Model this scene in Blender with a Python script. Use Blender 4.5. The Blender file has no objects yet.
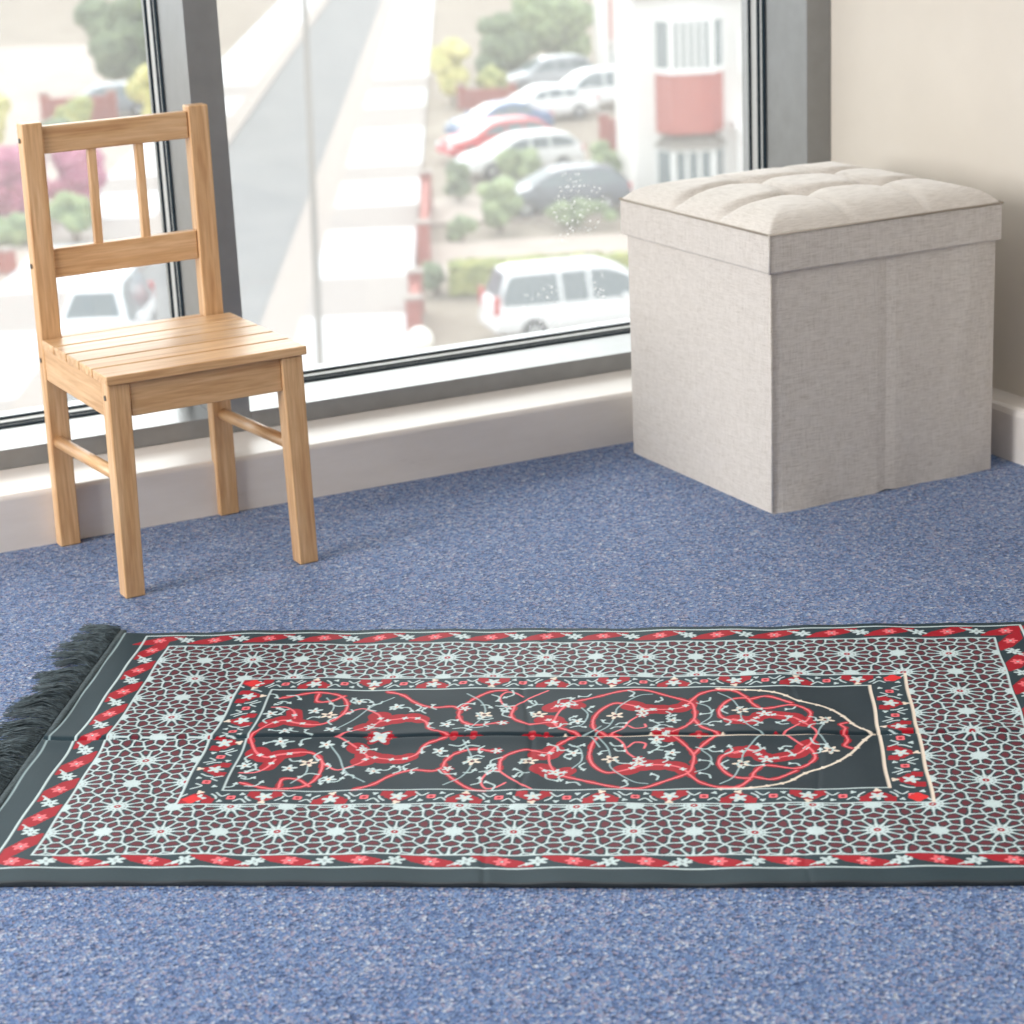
import bpy, bmesh, math, random
import numpy as np
from mathutils import Vector, Matrix
random.seed(7)
rng = np.random.default_rng(7)
SC = bpy.context.scene
COL = SC.collection

# ------------------------------------------------------------------ camera
cd = bpy.data.cameras.new('camera')
cam = bpy.data.objects.new('camera', cd); COL.objects.link(cam)
F = Vector((0.4048, 0.8647, -0.2973)).normalized()
R = Vector((0.8990, -0.4358, -0.0438)); R = (R - R.dot(F) * F).normalized()
U = R.cross(F)
cam.matrix_world = Matrix(((R.x, U.x, -F.x, -1.9817), (R.y, U.y, -F.y, -2.8925), (R.z, U.z, -F.z, 0.9171), (0, 0, 0, 1)))
cd.sensor_width = 36.0; cd.lens = 2190.7 / 1024 * 36
cd.clip_start = 0.05; cd.clip_end = 600
cd.dof.use_dof = True; cd.dof.focus_distance = 2.42; cd.dof.aperture_fstop = 8.4
SC.camera = cam

# ------------------------------------------------------------------ world, lights, exposure
w = bpy.data.worlds.new('World'); SC.world = w; w.use_nodes = True
nt = w.node_tree; bg = nt.nodes['Background']
bg.inputs[0].default_value = (0.97, 0.985, 1.0, 1); bg.inputs[1].default_value = 2.15

def area(name, loc, rot, sx, sy, power, col):
    l = bpy.data.lights.new(name, 'AREA'); l.shape = 'RECTANGLE'; l.size = sx; l.size_y = sy
    l.energy = power; l.color = col
    o = bpy.data.objects.new(name, l); COL.objects.link(o); o.location = loc; o.rotation_euler = rot
    return o
# daylight entering by the window in the left wall
area('left_window_daylight', (-4.22, -0.95, 1.35), (0, -math.pi / 2, 0), 1.7, 1.7, 122, (1.0, 0.985, 0.96))
# soft overhead fill added to brighten the room, no fixture behind it
area('ceiling_fill', (-2.2, -2.6, 2.55), (0, 0, 0), 1.2, 1.2, 7, (1.0, 0.96, 0.9))
# hazy sun beyond the window wall
sl = bpy.data.lights.new('hazy_sun', 'SUN'); sl.energy = 3.2; sl.angle = math.radians(38); sl.color = (1.0, 0.985, 0.965)
so = bpy.data.objects.new('hazy_sun', sl); COL.objects.link(so)
so.rotation_euler = Vector((-0.22, -0.78, -0.62)).to_track_quat('-Z', 'Y').to_euler()
SC.view_settings.view_transform = 'Standard'; SC.view_settings.look = 'None'
SC.view_settings.exposure = 0.0; SC.view_settings.gamma = 1.0
SC.view_settings.use_curve_mapping = False

# ------------------------------------------------------------------ materials
def s2l(c):
    return tuple(((v / 255) / 12.92 if v / 255 <= 0.04045 else ((v / 255 + 0.055) / 1.055) ** 2.4) for v in c)

def mat(name, rgb, rough=0.6, metal=0.0, spec=0.5):
    m = bpy.data.materials.new(name); m.use_nodes = True
    b = m.node_tree.nodes['Principled BSDF']
    b.inputs['Base Color'].default_value = (*s2l(rgb), 1)
    b.inputs['Roughness'].default_value = rough; b.inputs['Metallic'].default_value = metal
    b.inputs['Specular IOR Level'].default_value = spec
    return m

def N(m, t, **kw):
    n = m.node_tree.nodes.new(t)
    for k, v in kw.items(): setattr(n, k, v)
    return n

def L(m, a, b): m.node_tree.links.new(a, b)

def coords(m, scale=(1, 1, 1)):
    tc = N(m, 'ShaderNodeTexCoord'); mp = N(m, 'ShaderNodeMapping'); mp.inputs['Scale'].default_value = scale
    L(m, tc.outputs['Object'], mp.inputs['Vector']); return mp.outputs['Vector']

def ramp(m, fac, stops, interp='LINEAR'):
    r = N(m, 'ShaderNodeValToRGB'); r.color_ramp.interpolation = interp
    e = r.color_ramp.elements
    while len(e) < len(stops): e.new(0.5)
    for i, (p, c) in enumerate(stops): e[i].position = p; e[i].color = (*s2l(c), 1)
    L(m, fac, r.inputs['Fac']); return r.outputs['Color']

def noisy(name, stops, scale, rough=0.7, bump=0.0, stretch=(1, 1, 1), detail=4, metal=0, spec=0.5, bdist=0.001):
    m = mat(name, (128, 128, 128), rough, metal, spec); b = m.node_tree.nodes['Principled BSDF']
    v = coords(m, stretch); n = N(m, 'ShaderNodeTexNoise'); n.inputs['Scale'].default_value = scale; n.inputs['Detail'].default_value = detail
    L(m, v, n.inputs['Vector']); L(m, ramp(m, n.outputs['Fac'], stops), b.inputs['Base Color'])
    if bump:
        bp = N(m, 'ShaderNodeBump'); bp.inputs['Strength'].default_value = bump; bp.inputs['Distance'].default_value = bdist
        L(m, n.outputs['Fac'], bp.inputs['Height']); L(m, bp.outputs['Normal'], b.inputs['Normal'])
    return m

def wood(name, axis):
    m = mat(name, (205, 150, 95), 0.33, 0, 0.5); b = m.node_tree.nodes['Principled BSDF']
    st = [38, 38, 38]; st[axis] = 2.2
    oi = N(m, 'ShaderNodeObjectInfo'); tc = N(m, 'ShaderNodeTexCoord')
    ad = N(m, 'ShaderNodeVectorMath', operation='ADD'); mu = N(m, 'ShaderNodeVectorMath', operation='SCALE')
    cb = N(m, 'ShaderNodeCombineXYZ')
    for i in range(3): L(m, oi.outputs['Random'], cb.inputs[i])
    L(m, cb.outputs[0], mu.inputs[0]); mu.inputs['Scale'].default_value = 7.3
    L(m, tc.outputs['Object'], ad.inputs[0]); L(m, mu.outputs[0], ad.inputs[1])
    mp = N(m, 'ShaderNodeMapping'); mp.inputs['Scale'].default_value = st; L(m, ad.outputs[0], mp.inputs['Vector'])
    n = N(m, 'ShaderNodeTexNoise'); n.inputs['Scale'].default_value = 2.4; n.inputs['Detail'].default_value = 5; n.inputs['Distortion'].default_value = 0.7
    L(m, mp.outputs[0], n.inputs['Vector'])
    c1 = ramp(m, n.outputs['Fac'], [(0.28, (190, 142, 98)), (0.45, (213, 170, 124)), (0.58, (222, 182, 138)), (0.75, (232, 197, 156))])
    n2 = N(m, 'ShaderNodeTexNoise'); n2.inputs['Scale'].default_value = 9; n2.inputs['Detail'].default_value = 3
    L(m, mp.outputs[0], n2.inputs['Vector'])
    mx = N(m, 'ShaderNodeMix', data_type='RGBA', blend_type='MULTIPLY'); mx.inputs['Factor'].default_value = 0.35
    L(m, c1, mx.inputs['A']); L(m, ramp(m, n2.outputs['Fac'], [(0.35, (200, 175, 150)), (0.6, (255, 255, 255))]), mx.inputs['B'])
    hs = N(m, 'ShaderNodeHueSaturation'); ma = N(m, 'ShaderNodeMath', operation='MULTIPLY_ADD'); ma.inputs[1].default_value = 0.16; ma.inputs[2].default_value = 0.93
    L(m, oi.outputs['Random'], ma.inputs[0]); L(m, ma.outputs[0], hs.inputs['Value']); L(m, mx.outputs['Result'], hs.inputs['Color'])
    L(m, hs.outputs[0], b.inputs['Base Color'])
    return m

M = {}
M['wood_x'] = wood('pine_along_x', 0); M['wood_y'] = wood('pine_along_y', 1); M['wood_z'] = wood('pine_along_z', 2)
M['bolt'] = mat('zinc_bolt', (120, 118, 115), 0.35, 0.9)

# blue loop carpet: heather of blue, grey and violet flecks
def carpet():
    m = mat('blue_carpet', (100, 120, 170), 0.95, 0, 0.2); b = m.node_tree.nodes['Principled BSDF']
    v = coords(m)
    vo = N(m, 'ShaderNodeTexVoronoi'); vo.inputs['Scale'].default_value = 330; L(m, v, vo.inputs['Vector'])
    sp = N(m, 'ShaderNodeSeparateColor'); L(m, vo.outputs['Color'], sp.inputs[0])
    c = ramp(m, sp.outputs[0], [(0.0, (44, 64, 102)), (0.25, (78, 105, 151)), (0.5, (102, 130, 173)), (0.72, (121, 141, 173)), (0.86, (141, 132, 154)), (1.0, (180, 190, 204))])
    n = N(m, 'ShaderNodeTexNoise'); n.inputs['Scale'].default_value = 90; n.inputs['Detail'].default_value = 4; L(m, v, n.inputs['Vector'])
    mx = N(m, 'ShaderNodeMix', data_type='RGBA', blend_type='MULTIPLY'); mx.inputs['Factor'].default_value = 0.6
    L(m, c, mx.inputs['A']); L(m, ramp(m, n.outputs['Fac'], [(0.3, (190, 195, 215)), (0.65, (255, 255, 255))]), mx.inputs['B'])
    L(m, mx.outputs['Result'], b.inputs['Base Color'])
    bp = N(m, 'ShaderNodeBump'); bp.inputs['Strength'].default_value = 0.8; bp.inputs['Distance'].default_value = 0.002
    L(m, vo.outputs['Distance'], bp.inputs['Height']); L(m, bp.outputs['Normal'], b.inputs['Normal'])
    b.inputs['Sheen Weight'].default_value = 0.15
    return m
M['carpet'] = carpet()
M['wall'] = noisy('cream_paint', [(0.3, (211, 203, 192)), (0.7, (217, 209, 198))], 6, 0.75, 0.15, bdist=0.0006)
M['wall_grey'] = mat('grey_paint', (122, 118, 112), 0.8)
M['ceiling'] = mat('ceiling_white', (236, 236, 232), 0.9)

def gloss_paint():
    m = mat('white_gloss_paint', (226, 220, 214), 0.35, 0, 0.5); b = m.node_tree.nodes['Principled BSDF']
    v = coords(m, (2, 9, 9)); n = N(m, 'ShaderNodeTexNoise'); n.inputs['Scale'].default_value = 3.0; n.inputs['Detail'].default_value = 6; n.inputs['Roughness'].default_value = 0.7
    L(m, v, n.inputs['Vector'])
    L(m, ramp(m, n.outputs['Fac'], [(0.25, (206, 196, 189)), (0.36, (224, 216, 210)), (0.7, (231, 224, 219))]), b.inputs['Base Color'])
    return m
M['gloss'] = gloss_paint()
M['frame'] = noisy('grey_aluminium', [(0.3, (140, 141, 141)), (0.7, (148, 149, 150))], 30, 0.3, 0, metal=0.55, spec=0.6)
M['gasket'] = mat('black_rubber', (30, 42, 50), 0.85, 0, 0.15)
M['bead'] = mat('pale_bead', (205, 206, 204), 0.35)

def glass():
    m = bpy.data.materials.new('window_glass'); m.use_nodes = True; t = m.node_tree; t.nodes.clear()
    out = N(m, 'ShaderNodeOutputMaterial'); tr = N(m, 'ShaderNodeBsdfTransparent'); tr.inputs[0].default_value = (0.96, 0.985, 0.98, 1)
    gl = N(m, 'ShaderNodeBsdfGlossy'); gl.inputs['Roughness'].default_value = 0.0
    fr = N(m, 'ShaderNodeFresnel'); fr.inputs['IOR'].default_value = 1.45
    mx = N(m, 'ShaderNodeMixShader'); L(m, fr.outputs[0], mx.inputs[0]); L(m, tr.outputs[0], mx.inputs[1]); L(m, gl.outputs[0], mx.inputs[2])
    # dried water spots on the outside of the pane
    df = N(m, 'ShaderNodeBsdfDiffuse'); df.inputs[0].default_value = (0.9, 0.9, 0.9, 1)
    tl = N(m, 'ShaderNodeBsdfTranslucent'); tl.inputs[0].default_value = (0.95, 0.95, 0.95, 1)
    ms = N(m, 'ShaderNodeMixShader'); ms.inputs[0].default_value = 0.7; L(m, df.outputs[0], ms.inputs[1]); L(m, tl.outputs[0], ms.inputs[2])
    v = coords(m); vo = N(m, 'ShaderNodeTexVoronoi'); vo.inputs['Scale'].default_value = 210; L(m, v, vo.inputs['Vector'])
    no = N(m, 'ShaderNodeTexNoise'); no.inputs['Scale'].default_value = 5.5; no.inputs['Detail'].default_value = 2; L(m, v, no.inputs['Vector'])
    sep = N(m, 'ShaderNodeSeparateColor'); L(m, vo.outputs['Color'], sep.inputs[0])
    a = N(m, 'ShaderNodeMath', operation='MULTIPLY'); L(m, sep.outputs[0], a.inputs[0]); a.inputs[1].default_value = 0.36
    lt = N(m, 'ShaderNodeMath', operation='LESS_THAN'); L(m, vo.outputs['Distance'], lt.inputs[0]); L(m, a.outputs[0], lt.inputs[1])
    g = N(m, 'ShaderNodeMath', operation='GREATER_THAN'); L(m, no.outputs['Fac'], g.inputs[0]); 
    mp = N(m, 'ShaderNodeVectorMath', operation='DISTANCE'); mp.inputs[1].default_value = (0.18, 0.167, 0.20); L(m, v, mp.inputs[0])
    th = N(m, 'ShaderNodeMath', operation='MULTIPLY_ADD'); th.inputs[1].default_value = 1.5; th.inputs[2].default_value = 0.41
    L(m, mp.outputs['Value'], th.inputs[0]); L(m, th.outputs[0], g.inputs[1])
    g2 = N(m, 'ShaderNodeMath', operation='GREATER_THAN'); L(m, sep.outputs[1], g2.inputs[0]); g2.inputs[1].default_value = 0.55
    m1 = N(m, 'ShaderNodeMath', operation='MULTIPLY'); L(m, lt.outputs[0], m1.inputs[0]); L(m, g.outputs[0], m1.inputs[1])
    m2 = N(m, 'ShaderNodeMath', operation='MULTIPLY'); L(m, m1.outputs[0], m2.inputs[0]); L(m, g2.outputs[0], m2.inputs[1])
    m3 = N(m, 'ShaderNodeMath', operation='MULTIPLY'); L(m, m2.outputs[0], m3.inputs[0]); m3.inputs[1].default_value = 1.0
    m4 = N(m, 'ShaderNodeMixShader'); L(m, m3.outputs[0], m4.inputs[0]); L(m, mx.outputs[0], m4.inputs[1]); L(m, ms.outputs[0], m4.inputs[2])
    n3 = N(m, 'ShaderNodeTexNoise'); n3.inputs['Scale'].default_value = 1.6; n3.inputs['Detail'].default_value = 5; L(m, v, n3.inputs['Vector'])  # whitish veil mixed into the pane, imitates lens haze over the street
    vf = N(m, 'ShaderNodeMapRange'); vf.inputs['From Min'].default_value = 0.3; vf.inputs['From Max'].default_value = 0.7; vf.inputs['To Min'].default_value = 0.08; vf.inputs['To Max'].default_value = 0.13
    L(m, n3.outputs['Fac'], vf.inputs['Value'])
    m5 = N(m, 'ShaderNodeMixShader'); L(m, vf.outputs[0], m5.inputs[0]); L(m, m4.outputs[0], m5.inputs[1]); L(m, tl.outputs[0], m5.inputs[2])
    L(m, m5.outputs[0], out.inputs[0]); return m
M['glass'] = glass()

# linen weave of the ottoman
def linen(name, a, b_, sc=1.0):
    m = mat(name, a, 0.9, 0, 0.25); b = m.node_tree.nodes['Principled BSDF']
    tc = N(m, 'ShaderNodeTexCoord')
    outs = []
    for st in ((900, 900, 60), (60, 60, 900), (70, 900, 900)):
        mp = N(m, 'ShaderNodeMapping'); mp.inputs['Scale'].default_value = st; L(m, tc.outputs['Object'], mp.inputs['Vector'])
        n = N(m, 'ShaderNodeTexNoise'); n.inputs['Scale'].default_value = 1.0; n.inputs['Detail'].default_value = 2; L(m, mp.outputs[0], n.inputs['Vector'])
        outs.append(n.outputs['Fac'])
    s1 = N(m, 'ShaderNodeMath', operation='ADD'); L(m, outs[0], s1.inputs[0]); L(m, outs[1], s1.inputs[1])
    s2 = N(m, 'ShaderNodeMath', operation='ADD'); L(m, s1.outputs[0], s2.inputs[0]); L(m, outs[2], s2.inputs[1])
    s3 = N(m, 'ShaderNodeMath', operation='DIVIDE'); L(m, s2.outputs[0], s3.inputs[0]); s3.inputs[1].default_value = 3
    L(m, ramp(m, s3.outputs[0], [(0.36, b_), (0.5, a), (0.64, tuple(min(255, v + 12) for v in a))]), b.inputs['Base Color'])
    bp = N(m, 'ShaderNodeBump'); bp.inputs['Strength'].default_value = 0.35; bp.inputs['Distance'].default_value = 0.0008
    L(m, s3.outputs[0], bp.inputs['Height']); L(m, bp.outputs['Normal'], b.inputs['Normal'])
    b.inputs['Sheen Weight'].default_value = 0.45; b.inputs['Sheen Roughness'].default_value = 0.4
    return m
M['linen'] = linen('oatmeal_linen', (210, 203, 196), (188, 179, 170))
M['piping'] = mat('taupe_piping', (160, 150, 138), 0.9)

# ------------------------------------------------------------------ mesh helpers
def tag(o, label=None, cat=None, group=None, kind=None):
    if label: o['label'] = label
    if cat: o['category'] = cat
    if group: o['group'] = group
    if kind: o['kind'] = kind
    return o

def empty(name, loc, rz=0.0):
    o = bpy.data.objects.new(name, None); COL.objects.link(o); o.location = loc; o.rotation_euler = (0, 0, rz)
    o.empty_display_size = 0.05; return o

def mesh(name, V, Fc, m=None, parent=None, smooth=False, mats=None, fm=None):
    me = bpy.data.meshes.new(name); me.from_pydata([tuple(v) for v in V], [], Fc); me.update()
    o = bpy.data.objects.new(name, me); COL.objects.link(o)
    for x in (mats or [m]):
        if x: me.materials.append(x)
    if fm is not None: me.polygons.foreach_set('material_index', fm)
    if smooth: me.polygons.foreach_set('use_smooth', [True] * len(me.polygons))
    if parent: o.parent = parent
    return o

class MB:
    def __init__(s): s.V = []; s.F = []
    def add(s, V, Fc):
        k = len(s.V); s.V += [tuple(v) for v in V]; s.F += [tuple(i + k for i in f) for f in Fc]; return s
    def box(s, x0, x1, y0, y1, z0, z1):
        return s.hexa([(x0, y0), (x1, y0), (x1, y1), (x0, y1)], z0, [(x0, y0), (x1, y0), (x1, y1), (x0, y1)], z1)
    def hexa(s, b, z0, t, z1):
        V = [(x, y, z0) for x, y in b] + [(x, y, z1) for x, y in t]
        return s.add(V, [(3, 2, 1, 0), (4, 5, 6, 7), (0, 1, 5, 4), (1, 2, 6, 5), (2, 3, 7, 6), (3, 0, 4, 7)])
    def tube(s, pts, r, n=12, caps=True):
        P = [Vector(p) for p in pts]; rr = r if isinstance(r, (list, tuple)) else [r] * len(P)
        k = len(s.V)
        for i, p in enumerate(P):
            d = (P[min(i + 1, len(P) - 1)] - P[max(i - 1, 0)]).normalized()
            a = d.cross(Vector((0, 0, 1))); a = a.normalized() if a.length > 1e-3 else Vector((1, 0, 0)); b = d.cross(a)
            for j in range(n):
                t = 2 * math.pi * j / n; s.V.append(tuple(p + (a * math.cos(t) + b * math.sin(t)) * rr[i]))
        for i in range(len(P) - 1):
            for j in range(n):
                s.F.append((k + i * n + j, k + i * n + (j + 1) % n, k + (i + 1) * n + (j + 1) % n, k + (i + 1) * n + j))
        if caps:
            s.F.append(tuple(k + j for j in range(n))[::-1]); s.F.append(tuple(k + (len(P) - 1) * n + j for j in range(n)))
        return s
    def build(s, name, m, parent=None, smooth=False, bevel=0, seg=2):
        o = mesh(name, s.V, s.F, m, parent, smooth)
        bm = bmesh.new(); bm.from_mesh(o.data); bmesh.ops.recalc_face_normals(bm, faces=bm.faces); bm.to_mesh(o.data); bm.free()
        if bevel:
            b = o.modifiers.new('bevel', 'BEVEL'); b.width = bevel; b.segments = seg; b.limit_method = 'ANGLE'
            o.data.polygons.foreach_set('use_smooth', [True] * len(o.data.polygons))
            wn = o.modifiers.new('normals', 'WEIGHTED_NORMAL'); wn.keep_sharp = True
        return o

def prism_x(prof, x0, x1):      # profile in (y,z) swept along x
    n = len(prof); V = [(x0, y, z) for y, z in prof] + [(x1, y, z) for y, z in prof]
    return V, [tuple(range(n))[::-1], tuple(range(n, 2 * n))] + [(i, (i + 1) % n, n + (i + 1) % n, n + i) for i in range(n)]

def copy_tree(o, parent=None):
    c = o.copy(); COL.objects.link(c); c.parent = parent
    for ch in list(o.children): copy_tree(ch, c)
    return c

# ------------------------------------------------------------------ room shell
XR, XL, YW, YB, H = 0.04, -4.30, 0.13, -5.2, 2.6
GZ = 0.297                                    # plane of the glass
tag(MB().box(XL - 0.1, XR + 0.1, YB - 0.1, 0.0, -0.20, 0.0).build('floor', M['carpet']), kind='structure')
tag(MB().box(XR, XR + 0.12, YB, 0.33, 0.0, H).build('wall_right', M['wall']), kind='structure')
tag(MB().box(XL - 0.1, XR + 0.1, YB - 0.12, YB, 0, H).build('wall_back', M['wall_grey']), kind='structure')
wl = MB().box(XL - 0.12, XL, -0.05, 0.33, 0, H).box(XL - 0.12, XL, YB, -1.85, 0, H).box(XL - 0.12, XL, -1.85, -0.05, 0, 0.42).box(XL - 0.12, XL, -1.85, -0.05, 2.25, H)
tag(wl.build('wall_left', M['wall']), kind='structure')
tag(MB().box(XL - 0.1, XR + 0.1, YB - 0.1, 0.33, H, H + 0.1).build('ceiling', M['ceiling']), kind='structure')
tag(MB().box(XL, XR, 0.10, 0.33, 2.22, H).build('wall_front', M['wall']), kind='structure')

# painted boxing under the windows
prof = [(0.0, 0.0), (0.0, 0.072)] + [(0.0075 - 0.0075 * math.cos(a), 0.072 + 0.0075 * math.sin(a)) for a in (0.4, 0.8, 1.2, 1.57)] + [(0.33, 0.0800), (0.33, -0.15), (0.0, -0.15)]
V, Fc = prism_x(prof, XL, XR); tag(MB().add(V, Fc).build('trim_1', M['gloss']), kind='structure')
# baseboard of the right wall
prof = [(-0.009, 0.0), (-0.009, 0.070), (-0.006, 0.0775), (0.0, 0.0805), (0.04, 0.082), (0.04, 0.0)]
V, Fc = prism_x([(x, z) for x, z in prof], YB, 0.0)
V = [(p[1], p[0], p[2]) for p in V]
tag(MB().add(V, Fc).build('baseboard_right', M['gloss']), kind='structure')
V, Fc = prism_x([(0, 0), (0, 0.08), (0.015, 0.082), (0.015, 0)], YB, 0.0)
tag(MB().add([(XL + 0.015 - p[1], p[0], p[2]) for p in V], Fc).build('baseboard_left', M['gloss']), kind='structure')
tag(MB().box(XL + 0.016, -0.01, YB, YB + 0.015, 0, 0.08).build('baseboard_back', M['gloss']), kind='structure')

# window units with grey aluminium frames: rails, mullion, gaskets, beads, glass
def window(n, x0, x1, last=False):
    """x0..x1 = clear opening; the mullion or jamb on its right edge belongs to it"""
    e = tag(empty('window_%d' % n, ((x0 + x1) / 2, YW, 0.08)), kind='structure')
    def put(mb, name, m, bv=0):
        c = mb; c.V = [(a - (x0 + x1) / 2, b - YW, z - 0.08) for a, b, z in c.V]; return c.build(name, m, e, bevel=bv, seg=2)
    wmul = 0.0465 if last else 0.051
    f = MB().box(x0, x1, YW, 0.2515, 0.08, 0.1085).box(x1, x1 + wmul, YW, 0.2515, 0.08, 2.22).box(x0, x1, YW, 0.2515, 2.16, 2.22)
    f.box(x0, x1, 0.30, 0.33, 0.08, 0.115).box(x1, x1 + wmul, 0.2515, 0.33, 0.08, 2.22).box(x0, x1, 0.30, 0.33, 2.16, 2.22)
    put(f, 'window_frame', M['frame'], 0.0012)
    g = MB()
    def ring(y0, y1, t):
        g.box(x0, x1, y0, y1, 0.0805, 0.1085 + t).box(x1 - t, x1, y0, y1, 0.1085, 2.16).box(x0, x0 + t, y0, y1, 0.1085, 2.16).box(x0, x1, y0, y1, 2.16 - t, 2.1605)
    ring(0.2517, 0.262, 0.0022); ring(0.268, 0.277, 0.0022); ring(0.2935, 0.2995, 0.006)
    put(g, 'gasket', M['gasket'])
    g = MB(); ring(0.262, 0.268, 0.0012); ring(0.277, 0.2935, 0.003); put(g, 'glazing_bead', M['bead'])
    put(MB().box(x0 + 0.004, x1 - 0.004, GZ - 0.001, GZ + 0.001, 0.112, 2.157), 'window_pane', M['glass'])
    return e
wx = [(-0.988, -0.007), (-2.02, -1.039), (-3.052, -2.071), (-4.084, -3.103)]
for i, (a, b) in enumerate(wx): window(i + 1, a, b, last=(i == 0))
tag(MB().box(XL, -4.084, YW, 0.33, 0.08, 2.22).build('trim_2', M['frame']), kind='structure')
# window in the left wall
e = tag(empty('window_5', (XL - 0.06, -0.95, 0.42)), kind='structure')
f = MB()
for y in (-0.9, 0.855, -0.02): f.box(-0.03, 0.03, y, y + 0.045, 0, 1.83)
f.box(-0.03, 0.03, -0.9, 0.9, 0, 0.045).box(-0.03, 0.03, -0.9, 0.9, 1.785, 1.83)
f.build('window_frame', M['frame'], e)
MB().box(-0.003, 0.0, -0.85, 0.85, 0.05, 1.78).build('window_pane', M['glass'], e)

# ------------------------------------------------------------------ storage ottoman
def ottoman():
    s = 0.38; r = empty('storage_ottoman', (-0.440 + 0.19, -0.4324 + 0.19, 0), math.radians(1.29))
    tag(r, 'cream linen cube ottoman with tufted lid in the corner beside the window', 'ottoman')
    h = s / 2; zt = 0.338
    # body: four fabric panels, slightly bowed, middle seam on the front face
    n = 24; V = []; Fc = []
    rows = [0.0, 0.004, 0.015, 0.04, 0.08, 0.14, 0.20, 0.26, 0.31, zt]
    per = []
    cr = 0.004
    hb = h + 0.004
    sides = [((-h, -h), (h, -h)), ((h, -h), (h, hb)), ((h, hb), (-h, hb)), ((-h, hb), (-h, -h))]
    for k, (a, b) in enumerate(sides):
        d = Vector((b[0] - a[0], b[1] - a[1])).normalized(); nn = Vector((d.y, -d.x))
        for j in range(n):
            t = (j + 0.0) / n
            per.append((k, t, Vector(a).lerp(Vector(b), t), nn))
    m = len(per)
    for z in rows:
        for k, t, p, nn in per:
            zz = z / zt
            bow = 0.0016 * math.sin(math.pi * t) * math.sin(math.pi * zz)
            if k == 0:
                bow -= 0.0016 * math.exp(-((t - 0.5) / 0.022) ** 2)
                if z < 0.06: bow += 0.004 * math.exp(-((t - 0.18) / 0.16) ** 2) * (1 - z / 0.06) + 0.002 * math.sin(t * 17) * (1 - z / 0.06)
                bow += 0.0022 * math.exp(-((t - 0.78 - 0.12 * zz) / 0.05) ** 2) * zz
            q = p + nn * bow
            if t == 0:
                q = q - Vector((math.copysign(cr, p.x), math.copysign(cr, p.y))) * 0.35
            V.append((q.x, q.y, z + (0.003 * math.exp(-((t - 0.5) / 0.03) ** 2) if (k == 0 and z == 0) else 0)))
    for i in range(len(rows) - 1):
        for j in range(m): Fc.append((i * m + j, i * m + (j + 1) % m, (i + 1) * m + (j + 1) % m, (i + 1) * m + j))
    Fc.append(tuple(range(m))[::-1]); Fc.append(tuple((len(rows) - 1) * m + j for j in range(m)))
    o = mesh('body', V, Fc, M['linen'], r, smooth=False)
    # lid skirt
    c = 0.195; z0, z1 = 0.336, 0.389
    cy = 0.203
    lid = MB().box(-c, c, -c, cy, z0, z1).build('lid', M['linen'], r, bevel=0.003, seg=3)
    # cushioned top, tufted 2x2 with gathered seams
    G = 120; V = []; Fc = []
    cc = c - 0.002
    tufts = [-0.062, 0.062]
    for i in range(G + 1):
        for j in range(G + 1):
            u = (2 * i / G - 1); v = (2 * j / G - 1)
            x, y = u * cc, v * (cc + 0.004) + 0.004
            e = min(1 - abs(u), 1 - abs(v)) * cc
            prof = 1 - math.exp(-e / 0.020)
            z = 0.026 * prof + 0.007 * (1 - u * u) * (1 - v * v)
            dep = 0
            for t in tufts:
                wob = 0.004 * math.sin(x * 30 + t * 60)
                dx = abs(x - t - 0.004 * math.sin(y * 28)); dy = abs(y - t - wob)
                dep += 0.0125 * math.exp(-(dy / 0.010) ** 2) * prof
                dep += 0.0045 * math.exp(-(dx / 0.009) ** 2) * prof
                for t2 in tufts:
                    rr = math.hypot((x - t), (y - t2)); dep += 0.0150 * math.exp(-(rr / 0.022) ** 2)
            z -= dep
            z += 0.0007 * math.sin(x * 90 + y * 40) * prof * math.exp(-abs(e) / 0.04)
            V.append((x, y, z1 - 0.0005 + max(z, 0.0003)))
    for i in range(G):
        for j in range(G):
            a = i * (G + 1) + j; Fc.append((a, a + G + 1, a + G + 2, a + 1))
    cu = mesh('cushion', V, Fc, M['linen'], r, smooth=True)
    for t in tufts:
        for t2 in tufts:
            bV = []; bF = []; nn_ = 12
            MBb = MB()
            MBb.tube([(t, t2, 0.3965), (t, t2, 0.3985), (t, t2, 0.3998)], [0.0075, 0.007, 0.003], 14)
            MBb.build('button', M['linen'], cu, smooth=True)
    pp = [(-c, -c), (c, -c), (c, cy), (-c, cy), (-c, -c)]
    pm = MB()
    for a, b in zip(pp[:-1], pp[1:]): pm.tube([(a[0], a[1], z1 - 0.0005), (b[0], b[1], z1 - 0.0005)], 0.0016, 8)
    pm.build('piping', M['piping'], r, smooth=True)
    MB().tube([(-0.1905, -0.1905, 0.002), (-0.1905, -0.1905, z0)], 0.0016, 8).build('corner_seam', M['linen'], r, smooth=True)
    MB().tube([(-c, -c, z0), (-c, -c, z1)], 0.0016, 8).build('lid_seam', M['linen'], r, smooth=True)
ottoman()

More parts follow.
